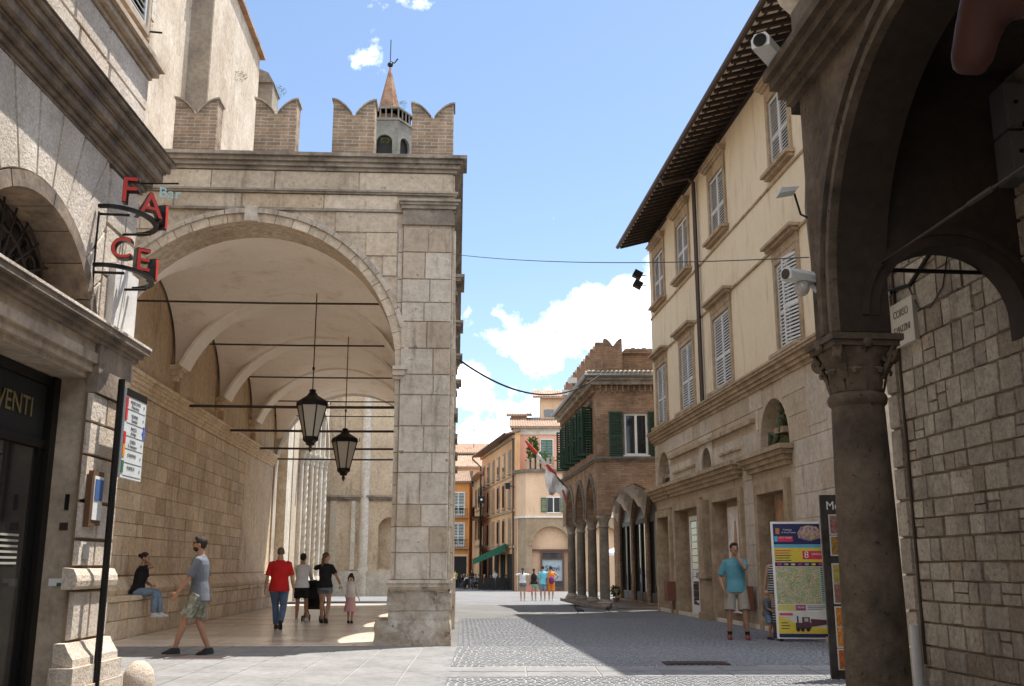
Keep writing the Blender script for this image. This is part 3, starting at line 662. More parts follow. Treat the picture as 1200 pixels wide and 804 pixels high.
M().box(.9, XE, -.045, 0, 7.98, 8.03).obj('thin_band', m_sand, R); M().box(.9, XE, -.035, 0, 9.42, 9.47).obj('thin_band', m_sand, R)
# shuttered windows
def slats(x0, x1, z0, z1, y, pitch=.075):
    q = M(); z = z0+.03
    while z < z1-.03: q.add([(x0, y-.012, z), (x1, y-.012, z), (x1, y+.018, z+.05), (x0, y+.018, z+.05), (x0, y-.004, z-.008), (x1, y-.004, z-.008), (x1, y+.026, z+.042), (x0, y+.026, z+.042)],
          [(0, 1, 2, 3), (7, 6, 5, 4), (0, 4, 5, 1), (2, 6, 7, 3), (0, 3, 7, 4), (1, 5, 6, 2)]); z += pitch
    return q
def leaf(parent, w, h, m, name='shutter', mid=.42, fw=.055, pitch=.075):   # hinged at x=0, front at y=0
    f = M(); f.box(0, fw, 0, .035, 0, h); f.box(w-fw, w, 0, .035, 0, h)
    for z0, z1 in ((0, fw*1.3), (h*mid, h*mid+fw*1.2), (h-fw*1.2, h)): f.box(fw, w-fw, 0.001, .034, z0, z1)
    o = f.obj(name, m, parent); s = slats(fw, w-fw, fw*1.3, h-fw*1.2, .012, pitch); l = s.obj('louvres', m, o); l['kind'] = 'stuff'
    return o
def rwin(a, b, zb, zt, upper, open_=0):
    f = M(); d = .13
    f.box(a-d, a, -.05, .12, zb-.02, zt+d); f.box(b, b+d, -.05, .12, zb-.02, zt+d); f.box(a+.001, b-.001, -.048, .12, zt, zt+d)
    fo = f.obj('window', m_sand, R)
    sill = M()
    for z0, z1, p in [(zb-.16, zb-.10, .08), (zb-.097, zb-.02, .16)]: sill.box(a-d-p*.6, b+d+p*.6, -.05-p, .1, z0, z1)
    sill.obj('sill', m_sand, fo)
    h = M()
    L = [(zt+d+.002, zt+d+.16, .0), (zt+d+.163, zt+d+.22, .07), (zt+d+.223, zt+d+.29, .13), (zt+d+.293, zt+d+.33, .18)] if upper else [(zt+d+.002, zt+d+.2, .01), (zt+d+.203, zt+d+.27, .12), (zt+d+.273, zt+d+.34, .2)]
    for z0, z1, p in L: h.box(a-d-p*.7, b+d+p*.7, -.05-p, .05, z0, z1)
    h.obj('hood', m_sand, fo)
    M().box(a, b, .25, .27, zb, zt).obj('pane', m_dglass, fo)
    w = (b-a)/2-.006
    for sgn in (0, 1):
        o = leaf(R, w, zt-zb-.02, m_shut)
        o.location = (a+.004, .0, zb+.01) if sgn == 0 else (b-.004, 0.0, zb+.01)
        ang = 0
        if open_ and sgn == 1: ang = .22
        if sgn == 1: o.rotation_euler = (0, 0, ang); o.scale = (-1, 1, 1)
for i, (a, b) in enumerate(wins_t): rwin(a, b, 9.72, 11.35, True)
for i, (a, b) in enumerate([(1.55, 2.85), (4.7, 6.1), (8.2, 9.65), (13.05, 14.3)]): rwin(a, b, 5.72, 7.62, False, i == 3)
# roof: rafters, soffit tiles, gutter
slope = .30
def rz(y): return 12.20+slope*y
q = M(); q.prism([(-1.0, rz(-1.0)+.12), (.6, rz(.6)+.12), (.6, rz(.6)+.17), (-1.0, rz(-1.0)+.17)], 'x', .75, XE+.3).obj('soffit', m_soff, R)
raf = M(); raf.prism([(-.97, rz(-.97)+.05), (.1, rz(.1)+.02), (.1, rz(.1)+.12), (-.97, rz(-.97)+.12)], 'x', -.045, .045); rm = raf.mesh('rafter', m_wood)
x = .82
while x < XE+.2: inst('rafter', rm, R, (x, 0, 0)); x += .34
for k in range(3): M().box(.75, XE+.3, -.85+k*.3, -.815+k*.3, rz(-.85+k*.3)+.085, rz(-.85+k*.3)+.123).obj('batten', m_wood, R)
M().prism([(-1.05, rz(-1.05)+.172), (-1.05, rz(-1.05)+.21), (4.5, rz(4.5)+.21), (9, rz(0)+.2), (9, rz(0)), (4.5, rz(4.5)+.172)], 'x', .73, XE+.32).obj('roof', m_tile, R)
q = M(); n = 7
pr = [(-1.04+.075*cos(pi+pi*i/n), rz(-1.05)+.17+.075*sin(pi+pi*i/n)) for i in range(n+1)]
q.prism(pr, 'x', .7, XE+.4); q.obj('gutter', m_gut, R)
M().tube([(7.15, -1.04, rz(-1.04)+.1), (7.15, -.95, rz(-.95)-.12), (7.15, -.25, 12.0), (7.15, -.1, 11.85), (7.15, -.1, 11.6), (7.15, -.1, 8), (7.15, -.1, 5.62)], .06, 8).obj('downpipe', m_gut, R, True)
M().box(.9, XE, -.02, .5, 12.06, 12.2).obj('wall_plate', m_wood, R)
# ground floor dressings
def surround(x0, x1, zt, w=.22, p=.09, y0=0.45):
    q = M(); q.box(x0-w, x0, -p, y0, 0, zt+w); q.box(x1, x1+w, -p, y0, 0, zt+w); q.box(x0+.001, x1-.001, -p+.002, y0, zt, zt+w)
    return q.obj('door_surround', m_sand, R)
for a, b, t in ((1.2, 2.7, 2.85), (3.55, 6.2, 2.95), (7.55, 9.75, 2.95), (11.2, 12.9, 2.9)): surround(a, b, t)
def hood(x0, x1, z0=3.38, z1=3.78, p=.34):
    q = M(); n = 4
    for i in range(n):
        a, b = z0+(z1-z0)*i/n, z0+(z1-z0)*(i+1)/n; pp = .08+(p-.08)*((i+1)/n)**1.2
        q.box(x0+(p-pp), x1-(p-pp), -pp, .0, a+(.002 if i else 0), b)
    return q.obj('door_hood', m_sand, R)
hood(.65, 3.12); hood(2.95, 10.15); hood(10.45, 13.5)
M().box(3.1, 11.1, -.12, 0, 4.52, 4.62).obj('ledge', m_sand, R)
for a, b in ((3.4, 5.9), (8.3, 10.1)): M().box(a, b, -.07, 0, 4.05, 4.11).obj('small_ledge', m_sand, R)
M().wall(6.45, 7.7, 3.8, 4.75, -.05, 0, [(6.6, 7.55, 3.8, 3.95, 'round')]).obj('fanlight_surround', m_rtrav, R)
M().box(6.6, 7.5, .2, .25, 3.8, 4.5).obj('fanlight', plain('verdigris panel', (.10, .17, .11), .7), R)
# shop fronts in the openings
m_post1 = mat('poster print of an arm', (.80, .79, .77), (.62, .50, .42), s=1.6, bump=0, fine=.25, fs=4, rough=.4)
m_post2 = mat('orange poster print', (.55, .26, .10), (.16, .12, .10), s=2.2, bump=0, fine=.35, fs=5, rough=.4)
m_post3 = mat('reddish poster print', (.50, .22, .12), (.45, .42, .38), s=1.1, bump=0, fine=.3, fs=3, rough=.4)
def panel(x0, x1, z0, z1, m, name='poster', y=.18): return M().box(x0, x1, y, y+.02, z0, z1).obj(name, m, R)
panel(1.2, 2.7, .0, 2.86, m_sand, 'shop_panel', .26); panel(1.55, 2.4, .12, 2.6, m_post3)
# glazed white door with a column of small dark panes
panel(3.55, 6.2, .0, 2.95, m_sand, 'shop_panel', .30)
dr = M(); dr.box(4.35, 4.48, .14, .2, .02, 2.75); dr.box(5.95, 6.08, .14, .2, .02, 2.75); dr.box(4.481, 5.949, .141, .199, 2.62, 2.75); dr.box(4.481, 5.949, .141, .199, .02, .3); dr.box(5.15, 5.27, .142, .198, .301, 2.619)
dro = dr.obj('shop_door', m_white, R)
for k in range(12): M().box(4.54, 5.1, .15, .17, .33+k*.19, .50+k*.19).obj('pane', m_sglass, dro)
for k in range(12): M().box(5.33, 5.9, .15, .17, .33+k*.19, .50+k*.19).obj('pane', m_lgl, dro)
q = M(); q.box(6.72, 7.22, -.26, .0, .2, 3.05); q.box(6.68, 7.26, -.3, 0, 0, .2); q.box(6.66, 7.28, -.32, 0, 1.05, 1.2); q.obj('console_pilaster', m_sand, R)
panel(7.55, 9.75, 0, 2.95, m_sand, 'shop_panel', .30); panel(8.0, 9.6, .25, 2.8, m_post1)
# raised arm printed on the poster
q = M(); q.prism([(8.55, .9), (8.85, .95), (8.78, 1.9), (8.70, 2.45), (8.58, 2.45), (8.5, 1.9)], 'y', .172, .178).obj('printed_arm', plain('printed skin', (.42, .24, .16), .5), R)
panel(11.2, 12.9, 0, 2.9, m_sand, 'shop_panel', .3); panel(11.65, 12.85, 1.3, 2.75, m_post2)
q = M(); q.prism([(11.85, 2.2), (12.75, 1.85), (12.75, 1.55), (12.6, 1.55), (12.6, 1.78), (11.85, 2.1)], 'y', .172, .178).obj('printed_table', m_white, R)
M().rev(12.45, .172, [(.18, 2.05), (.22, 2.3), (.12, 2.5)], 10, 1, .03).obj('printed_jumper', plain('printed orange', (.48, .16, .04), .5), R)
for a in (3.0, 10.25): M().box(a, a+.42, -.34, -.1, .38, .92).obj('litter_box', plain('rust red box', (.20, .075, .045), .7), R)
M().box(.9, XE, -.06, .0, 0, .10).obj('kerb_course', m_portal, R)
M().box(14.3, 15.3, -.03, 0, 4.0, 4.95).obj('blank_plaque', m_rtrav, R)
M().tube([(15.9, -.08, 5.2), (15.9, -.08, .1)], .05, 6).obj('conduit', m_sand, R)
# statues in the niches
def Rw(x, y): a = rad(-85.4); return (4.61+x*cos(a)-y*sin(a), 33.5+x*sin(a)+y*cos(a))
def statue(x, m, lab, s):
    t = thing('statue', lab, 'statue', (*Rw(x, .12), 3.80), -85.4)
    q = M(); q.ell((.0, .1, .18*s), (.34*s, .16, .2*s)); q.ell((.02*s, .08, .5*s), (.15*s, .13, .24*s), rot=Matrix.Rotation(.3, 3, 'Y')); q.ell((.12*s, .04, .82*s), (.085*s, .09, .11*s))
    q.tube([(.05*s, .0, .62*s), (.26*s, -.05, .5*s), (.22*s, -.06, .32*s)], [.05*s, .045*s, .03*s]); q.tube([(-.05*s, .02, .3*s), (-.28*s, -.06, .34*s), (-.36*s, -.08, .02)], [.08*s, .07*s, .045*s]); q.tube([(.0, .0, .25*s), (.2*s, -.1, .26*s), (-.12*s, -.12, .02)], [.08*s, .06*s, .04*s])
    q.obj('figure', m, t, True)
    M().box(-.1*s, .42*s, -.06, .2, 0.3*s, .42*s).obj('stone_ledge', m_sand, t); M().box(-.45*s, .5*s, -.1, .3, 0.0, .06).obj('base', m_sand, t)
statue(12.25, mat('mossy bronze', (.115, .125, .06), (.06, .06, .04), s=6, bump=.5), 'green mossy seated statue in the arched niche above the poster', 1.05)
statue(2.0, m_ston2, 'grey seated statue in the small arched niche at the far end of the ochre building', .85)

# ================================================================== BRICK LOGGIA
B = thing('brick_loggia', 'small brown brick loggia with green shutters over pointed arches on columns', 'building', (2.86, 33.4, 0), 94.6)
# local x runs away along the street, local y to the left of it, so the inside is at negative y
Ldep = 9.1
sp = [(.55, 2.45), (2.95, 5.1), (5.6, 7.75)]
sw2 = M().wall(0, Ldep, 2.98, 7.55, -.42, 0, [(a, b, 2.97, 2.99, ('point', 1.35)) for a, b in sp]+[(a, a+.62, 5.15, 6.75, 'rect') for a in (1.0, 2.5, 3.9, 5.4, 6.9)], 12).obj('street_wall', m_brickB, B)
for a, b in sp:    # pale pointed archivolts proud of the brick
    q = M(); n = 14; h = (b-a)/2; Rr = (h*h+1.35**2)/(2*h); pts = []
    def pa(t, e):
        x = t*(h+e); qx = abs(t)*(h+e); Re = Rr+e; v = Re*Re-(qx+Rr-h)**2
        return ((a+b)/2+x, 2.99+sqrt(max(0, v)))
    for i in range(n):
        t0, t1 = -1+2*i/n, -1+2*(i+1)/n
        q.prism([pa(t0, 0), pa(t1, 0), pa(t1, .16), pa(t0, .16)], 'y', .0, .06)
    q.obj('arch_moulding', m_ston2, B)
# front wall facing the square
BF = thing('brick_loggia_front', None, None) if False else None
fr = M(); fr.wall(0, 2.15, 2.98, 7.55, 0, .42, [(.42, 2.0, 2.97, 3.0, ('point', 1.05)), (.92, 1.70, 4.98, 6.40, 'rect')], 14)
fro = fr.obj('front_wall', m_brickB, B); fro.rotation_euler = (0, 0, rad(-94.6)); fro.location = (0, 0, 0)
def loc2(o): o.rotation_euler = (0, 0, rad(-94.6)); return o
M().box(1.9, 5.5, .43, 9, 0, 7.5).obj('inner_body', m_brickB, fro) if False else None
q = M(); n = 16
for i in range(n):
    h = .79; Rr = (h*h+1.05**2)/(2*h); cx = 1.21
    def pa(t, e): return (cx+t*(h+e), 3.0+sqrt(max(0, (Rr+e)**2-(abs(t)*(h+e)+Rr-h)**2)))
    t0, t1 = -1+2*i/n, -1+2*(i+1)/n
    q.prism([pa(t0, 0), pa(t1, 0), pa(t1, .2), pa(t0, .2)], 'y', -.03, 0)
q.obj('arch_moulding', m_brickB, fro)
# columns
def lcolumn(x, y):
    c = M().rev(x, y, [(.165, .30), (.17, .5), (.165, 1.6), (.15, 2.6), (.148, 2.66)], 16).obj('column', m_ston2, B, True)
    M().rev(x, y, [(.15, 2.60), (.18, 2.63), (.18, 2.67), (.152, 2.69), (.17, 2.8), (.22, 2.92)], 12).box(x-.22, x+.22, y-.22, y+.22, 2.92, 3.0).obj('capital', m_cornice, c)
    q = M(); q.box(x-.25, x+.25, y-.25, y+.25, 0, .16); q.rev(x, y, [(.24, .16), (.25, .2), (.20, .24), (.20, .27), (.17, .31)], 14).obj('base', m_cornice, c)
for x in (.22, 2.7, 5.35, 8.0): lcolumn(x, -.2)
M().box(-.15, Ldep, -.55, .15, -.02, .09).obj('kerb', m_ston2, B)
tl = M().box(-.1, Ldep, -2.6, -.56, -.02, .05).obj('loggia_floor', m_floorj, B)
# ceiling with vault ribs of pale plaster, back wall with shop glazing
q = M()
for k in range(3):
    x0, x1 = (.2, 2.7, 5.35)[k], (2.7, 5.35, 8.0)[k]; nn_ = 10
    for i in range(nn_):
        for j in range(nn_):
            def V(a, b):
                A = 1-abs(2*a-1)**1.8; Bq = 1-abs(2*b-1)**1.8; return (x0+(x1-x0)*a, -.42-1.7*b, 3.1+1.1*max(A, Bq))
            a, b = i/nn_, j/nn_; e = 1/nn_
            q.add([V(a, b), V(a+e, b), V(a+e, b+e), V(a, b+e)], [(0, 3, 2, 1)])
q.obj('vault', m_plaster, B, 40)
bk = M(); bk.wall(0, Ldep, 0, 7.5, -2.6, -2.15, [(.35, 2.5, .12, 2.95, ('point', 1.0)), (2.9, 5.15, .12, 2.95, ('point', 1.0)), (5.55, 7.8, .12, 2.95, ('point', 1.0))], 12)
bk.obj('back_wall', m_brickB, B); M().box(0, Ldep, -3.2, -2.62, 0, 4.5).obj('shop_interior', m_inside, B)
for a, b in ((.35, 2.5), (2.9, 5.15), (5.55, 7.8)):
    f = M(); y = -2.3
    for u0, u1, z0, z1 in ((a, a+.13, .12, 3.0), (b-.13, b, .12, 3.0), ((a+b)/2-.1, (a+b)/2+.1, .12, 2.9)): f.box(u0, u1, y-.06, y+.08, z0, z1)
    f.box(a+.131, b-.131, y-.05, y+.07, 2.9, 3.08); f.box(a+.131, b-.131, y-.05, y+.07, .12, .45)
    fo = f.obj('shopfront', m_iron, B)
    for u0, u1 in ((a+.13, (a+b)/2-.1), ((a+b)/2+.1, b-.13)): M().box(u0, u1, y, y+.02, .45, 2.9).obj('pane', m_sglass, fo)
    M().wall(a, b, 3.08, 4.0, y, y+.02, [], 2) if False else None
    q = M(); nn_ = 12; h = (b-a)/2; Rr = (h*h+1)/(2*h)
    pts = [(a+.01, 3.08)]+[((a+b)/2+t*h*.99, 2.95+sqrt(max(.02, Rr*Rr-(abs(t)*h+Rr-h)**2))) for t in [-.98+1.96*i/nn_ for i in range(nn_+1)]]+[(b-.01, 3.08)]
    q.prism(pts, 'y', y, y+.03).obj('tympanum_pane', plain('dark grey fanlight', (.035, .038, .035), .35), fo)
# main volume above and behind
M().box(.43, Ldep, -2.6, -.43, 4.35, 7.5).obj('upper_storey', m_brickB, B)
q = M(); q.box(-.04, Ldep, -.0, .07, 4.80, 4.86); q.box(-.04, Ldep, 0, .11, 4.862, 4.93); q.obj('string_course', m_ston2, B)
q = M(); q.box(-.09, 2.15, -.07, 0, 4.80, 4.86); q.box(-.09, 2.15, -.11, 0, 4.862, 4.93); q.obj('string_course', m_ston2, fro)
# little corbel arches, cornice, gutter, roof edge, ridge tiles
for k in range(11):
    M().box(.10+k*.19, .16+k*.19, -.09, 0, 7.12, 7.36).obj('corbel', m_brickB, fro)
for k in range(40): M().box(.1+k*.22, .17+k*.22, 0, .12, 7.12, 7.36).obj('corbel', m_brickB, B)
q = M(); q.box(-.2, 2.15, -.2, .0, 7.36, 7.5); q.box(-.35, 2.15, -.32, .0, 7.503, 7.58); q.obj('cornice', m_cornice, fro)
q = M(); q.box(-.1, Ldep, 0, .2, 7.36, 7.5); q.box(-.1, Ldep, 0, .32, 7.503, 7.58); q.obj('cornice', m_cornice, B)
m_zinc = plain('zinc gutter', (.28, .28, .27), .4, .7)
M().tube([(-.42, -.36, 7.64), (2.15, -.36, 7.64)], .07, 8).obj('gutter', m_zinc, fro); M().tube([(-.3, .40, 7.64), (Ldep, .40, 7.64)], .07, 8).obj('gutter', m_zinc, B)
M().tube([(2.0, -.12, 7.6), (2.0, -.12, 5.3), (1.98, -.12, 5.0)], .045, 6).obj('downpipe', m_zinc, fro)
q = M(); q.prism([(-.4, 7.70), (.35, 7.92), (.35, 7.60), (-.4, 7.60)], 'x', -.35, 2.15); q.obj('roof_skirt', m_tile, fro)
M().prism([(.42, 7.70), (-.35, 7.92), (-.35, 7.6), (.42, 7.6)], 'x', -.3, Ldep).obj('roof_skirt', m_tile, B)
tm = M(); tm.prism([(.07*cos(pi*i/5), .07*sin(pi*i/5)) for i in range(6)], 'y', -.4, .02); tmm = tm.mesh('roof_tile', m_cornice)
for k in range(16): inst('roof_tile', tmm, fro, (-.25+k*.155, -.02, 7.82), (rad(16.5), 0, 0))
M().box(0, 2.15, .3, .42, 7.6, 8.5).obj('attic_wall', m_brickB, fro)
rg = M(); rg.prism([(.13*cos(pi*i/6), .10*sin(pi*i/6)) for i in range(7)], 'y', 0, .4); rgm = rg.mesh('ridge_tile', m_tile)
for k in range(6): inst('ridge_tile', rgm, fro, (1.1+k*.19, .1, 8.57+.02*(k % 2)))
M().box(.95, 2.15, .12, .42, 8.502, 8.58).obj('parapet_cap', m_tile, fro)
def bmer(h=1.25, w=.31):
    q = M(); n = 6; d = .26
    pts = [(-w, 0), (w, 0), (w, h)]+[(w-(w-.02)*(i/n), h-d*(i/n)**2) for i in range(1, n+1)]+[(-.02-(w-.02)*(1-i/n), h-d*(i/n)**2) for i in range(n, -1, -1)]
    return q.prism(pts, 'y', 0, .35).mesh('merlon', m_brickB)
bm = bmer()
inst('merlon', bm, fro, (.6, .02, 7.75))
for k in range(8): inst('merlon', bm, B, (.95+k*1.1, -.1, 7.75), (0, 0, pi))
M().box(.3, Ldep, -.6, -.45, 7.6, 8.2).obj('attic_wall', m_brickB, B)
# windows with green shutters
wf = M(); wf.box(.92, .98, .06, .14, 4.98, 6.40); wf.box(1.64, 1.70, .06, .14, 4.98, 6.40); wf.box(.981, 1.639, .061, .139, 6.33, 6.40); wf.box(.981, 1.639, .061, .139, 4.98, 5.05); wf.box(1.27, 1.35, .05, .13, 5.051, 6.329); wf.box(.86, 1.76, -.06, .06, 4.94, 4.985)
wo = wf.obj('window', m_white, fro)
M().box(.981, 1.269, .1, .12, 5.05, 6.33).obj('pane', m_dglass, wo); M().box(1.351, 1.639, .1, .12, 5.05, 6.33).obj('pane', m_dglass, wo)
for xa in (.40, 1.72):
    o = leaf(fro, .46, 1.5, m_green); o.location = (xa, -.05, 4.95)
for a in (1.0, 2.5, 3.9, 5.4, 6.9):
    M().box(a, a+.62, -.25, -.22, 5.15, 6.75).obj('pane', m_dglass, B)
    for xa, sg in ((a, 1), (a+.62, -1)):
        o = leaf(B, .42, 1.6, m_green, pitch=.09); o.location = (xa, .02, 5.15); o.rotation_euler = (0, 0, rad(115 if sg > 0 else 65)) if True else (0, 0, 0)
    q = M(); q.box(a-.08, a+.7, 0, .1, 6.85, 6.98); q.obj('lintel', m_ston2, B)
for z, x in ((8.1, 3.2), (7.95, 5.0)):
    tgt = thing('floodlight', 'white floodlight on the loggia roof edge, the nearer one' if x < 4 else 'white floodlight on the loggia roof edge, the farther one', 'floodlight', (2.86-.08*x-.35, 33.4+x, z))
    M().box(-.16, .16, -.14, .14, -.1, .1).obj('housing', m_white, tgt); M().tube([(0, 0, -.1), (.25, 0, -.35)], .02, 5).obj('bracket', m_iron, tgt)

# ================================================================== FAR HOUSES
def fwin(par, x, z, w, h, y=0, sh=None, frame=m_white, mull=True, rot=0, openw=None, ang=0):
    f = M(); d = .07
    f.box(x-w/2-d, x-w/2, y-.05, y+.05, z-d, z+h+d); f.box(x+w/2, x+w/2+d, y-.05, y+.05, z-d, z+h+d); f.box(x-w/2, x+w/2, y-.049, y+.049, z+h, z+h+d); f.box(x-w/2, x+w/2, y-.09, y+.049, z-d, z)
    if mull: f.box(x-.04, x+.04, y-.04, y+.0, z, z+h)
    o = f.obj('window', frame, par)
    M().box(x-w/2, x+w/2, y-.012, y-.004, z, z+h).obj('pane', m_dglass, o)
    if sh:
        if openw:
            for sg in (-1, 1):
                l = leaf(par, openw, h, sh, pitch=.14); l.location = (x+sg*(w/2+.02+(openw if sg < 0 else 0)), y-.1, z)
        else:
            for sg in (-1, 1):
                l = leaf(par, w/2-.01, h, sh, pitch=.14); l.location = (x+(-w/2 if sg < 0 else .01), y-.07, z)
    return o
def tiles(x0, x1, y0, y1, z0, z1, par, m=m_tile, pitch=.22, name='roof'):   # sloping pan tiled roof rising from y0 to y1
    q = M(); n = max(2, int((x1-x0)/pitch)); xs_ = []
    for i in range(n*4+1): xs_.append((x0+(x1-x0)*i/(n*4), .06*abs(sin(pi*i/4))))
    vs = [(x, y0, z0+h) for x, h in xs_]+[(x, y1, z1+h) for x, h in xs_]; k = len(xs_)
    q.add(vs, [(i, i+1, k+i+1, k+i) for i in range(k-1)]); q.box(x0, x1, y0, y0+.1, z0-.12, z0)
    q.add([(x0, y0, z0-.05), (x1, y0, z0-.05), (x1, y1, z1-.05), (x0, y1, z1-.05)], [(0, 3, 2, 1)])
    return q.obj(name, m, par)
m_peach = mat('peach plaster', (.76, .42, .30), (.70, .38, .27), s=.5, bump=.1, fine=.08)
m_sandw = mat('sand plaster', (.72, .49, .32), (.60, .40, .26), s=.5, bump=.15, fine=.1, stain=((.3, .22, .14), .5), streak=1)
m_yor = mat('amber plaster', (.74, .43, .22), (.60, .345, .175), s=.4, bump=.15, fine=.1, stain=((.26, .16, .08), .6), streak=1)
m_orn = mat('orange plaster', (.68, .30, .09), (.60, .25, .08), s=.5, bump=.1, fine=.08, stain=((.30, .15, .07), .4), streak=1)
m_palep = mat('pale yellow plaster', (.58, .46, .27), (.50, .38, .22), s=.4, bump=.1, fine=.08)
m_farst = mat('brown base stone', (.38, .28, .18), (.28, .20, .13), s=1, bump=.4)
G0 = -.6
H = thing('peach_house', 'peach and sand house with a roof terrace and green shutters closing the square', 'building', (.4, 84, 0))
# lower floors: front with a chamfered left corner
q = M(); q.prism([(.75, 0), (14, 0), (14, 9), (-.2, 9), (-.05, 1.1)], 'z', 5.4, 9.05).obj('middle_floor', m_sandw, H)
q = M(); q.wall(.75, 14, G0, 5.35, 0, .6, [(1.25, 4.35, G0-.01, 3.05, 'round'), (5.6, 8.7, G0-.01, 3.05, 'round'), (9.8, 12.9, G0-.01, 3.05, 'round')], 18).obj('ground_floor', m_farst, H)
q = M(); q.prism([(.75, 0), (.75, .6), (-.2, 9), (-.4, 9), (-.08, 1.1)], 'z', G0, 5.35).obj('corner_wall', m_farst, H)
M().box(-.0, 14, .9, 9, G0, 5.3).obj('ground_floor_body', m_sandw, H)
q = M(); q.prism([(.7, -.12), (14, -.12), (14, .3), (.7, .3), (-.05, 1.3), (-.2, 1.05)], 'z', 5.3, 5.45).obj('string_course', m_portal, H)
ring_stones(H, m_farst, 2.8, 3.05, 1.55, 1.85, 0, pi, 16, -.08, .05)
for a in (5.6, 9.8): ring_stones(H, m_farst, a+1.55, 3.05, 1.55, 1.85, 0, pi, 16, -.08, .05)
q = M(); q.prism([(.65, -.3), (14, -.3), (14, .5), (.7, .5), (-.1, 1.4), (-.4, 1.0)], 'z', 9.05, 9.3).obj('terrace_slab', m_ston2, H)
M().box(1.9, 14, 2.6, 9, 9.3, 12.6).obj('top_floor', m_peach, H); M().box(-.2, 14, 4.2, 9, 9.3, 12.6).obj('top_floor_wing', m_peach, H)
M().box(-.15, 1.9, 2.6, 4.2, 9.3, 12.6).obj('top_floor_corner', m_peach, H)
M().box(-.3, 14, 2.45, 2.6, 12.55, 13.15).obj('eaves_band', m_portal, H)
tiles(-.6, 14, 2.0, 6.5, 13.2, 14.6, H)
M().box(2.2, 6, 6, 9, 13.9, 16.6).obj('roof_tower', m_sandw, H); tiles(1.5, 6.5, 5.4, 8, 16.4, 17.4, H); M().box(2.5, 3.4, 5.97, 6.0, 14.6, 15.3).obj('tower_window', m_dglass, H)
M().box(-.5, .95, 5.5, 7, 13.5, 14.7).obj('chimney_block', m_brickT, H); tiles(-.9, 1.4, 5.3, 7.2, 14.7, 15.1, H)
l = fwin(H, 2.62, 10.0, 1.0, 2.1, 2.58, m_green2)
fwin(H, 3.05, 5.75, 1.05, 1.2, -.0, m_green2, openw=.5)
fwin(H, 7.5, 5.75, 1.05, 1.2, -.0, m_green2, openw=.5)
for k in range(3): o = leaf(H, .5, 1.7, m_green2, pitch=.14); o.location = (-.02-.07*k*1.3, 1.7+k*1.3, 5.8); o.rotation_euler = (0, 0, rad(96))
# railing posts of the terrace, plants
m_pot = m_terra
for k in range(12):
    x = .8+k*.42; M().box(x, x+.26, -.2, -.08, 9.35, 10.15+.1*(k % 3)).obj('terrace_picket', m_sand, H)
M().box(.7, 14, -.16, -.12, 10.0, 10.08).obj('terrace_rail', m_iron, H)
# shop with a pale sign
f = M(); f.box(1.95, 2.1, .3, .5, G0, 2.6); f.box(3.75, 3.9, .3, .5, G0, 2.6); f.box(2.1, 3.75, .301, .499, 2.45, 2.6); f.box(2.1, 3.75, .301, .499, 1.9, 2.0); f.box(2.1, 3.75, .301, .499, G0, -.3); f.box(1.2, 4.4, .25, .55, 2.62, 2.75)
fo = f.obj('shopfront', plain('brown shop frame', (.12, .055, .035), .6), H)
M().box(2.1, 3.75, .4, .42, -.3, 1.9).obj('pane', plain('pale shop screen', (.34, .40, .42), .2), fo); M().box(2.1, 3.75, .4, .42, 2.0, 2.45).obj('pane', m_sglass, fo)
M().box(2.1, 3.75, .37, .395, -.28, .2).obj('display_plinth', m_dglass, fo)
text('shop_name', 'Silevi', .62, plain('navy letters', (.01, .01, .07), .5), fo, (2.93, .36, 1.2), sx=.95)
M().box(.9, 14, .62, .66, G0, 5.0).obj('shop_back_wall', m_sandw, H)
# the rear street side of that row: amber palace, pale palace, orange house
OR = thing('amber_palace', 'tall amber palace with rows of narrow windows beside the peach house', 'building', (.25, 85.3, 0), 100.5)
M().prism([(0, 0), (18.3, 0), (18.3, -8), (6, -8), (6, -.45), (0, -.45)], 'z', G0, 12.6).obj('wall', m_yor, OR)
q = M()
for z0, z1, p in ((5.9, 6.1, .12), (8.9, 9.0, .06), (2.9, 3.1, .15), (12.1, 12.35, .2)): q.box(-.0, 18.35, 0, p, z0, z1)
q.obj('string_course', m_sand, OR)
q = M(); q.prism([(.9, 12.45), (-4, 14.2), (-8.2, 12.9), (-8.2, 12.7), (.9, 12.35)], 'x', 6, 18.6); q.prism([(.9, 12.45), (-.5, 12.95), (-.5, 12.7), (.9, 12.35)], 'x', -.3, 5.99).obj('roof', m_tile, OR)
M().tube([(-.3, .95, 12.45), (18.6, .95, 12.45), (18.9, .9, 12.2), (18.5, .1, 11.4), (18.5, .1, 0)], .09, 6).obj('gutter', m_gut, OR)
M().tube([(.25, .12, 12.3), (.25, .12, G0)], .08, 6).obj('downpipe', m_gut, OR)
for z, h in ((9.4, 1.7), (6.5, 1.9), (3.4, 1.9)):
    for k in range(6):
        x = 1.8+k*2.9; f = M(); f.box(x-.12, x+1.12, 0, .09, z-.15, z+h+.2)
        fo = f.obj('window', m_sand, OR); M().box(x+.05, x+.95, .1, .12, z, z+h).obj('pane', m_dglass if (k+int(z)) % 3 else plain('closed shutter', (.30, .22, .15), .8), fo)
        M().box(x-.2, x+1.2, 0, .2, z-.25, z-.15).obj('sill', m_sand, fo)
for k in range(5):
    x = 1.2+k*3.4; M().box(x, x+2.2, .01, .05, G0, 2.4).obj('shop_opening', m_inside, OR)
YB = thing('pale_palace', 'pale yellow palace with balconies in the middle of the far row', 'building', (-2.9, 103.2, 0), 97)
M().box(0, 14, -8, 0, G0, 10.8).obj('wall', m_palep, YB)
q = M(); q.prism([(.9, 10.7), (-4, 12.6), (-8.2, 11), (-8.2, 10.8), (.9, 10.6)], 'x', -.3, 14.3).obj('roof', m_tile, YB)
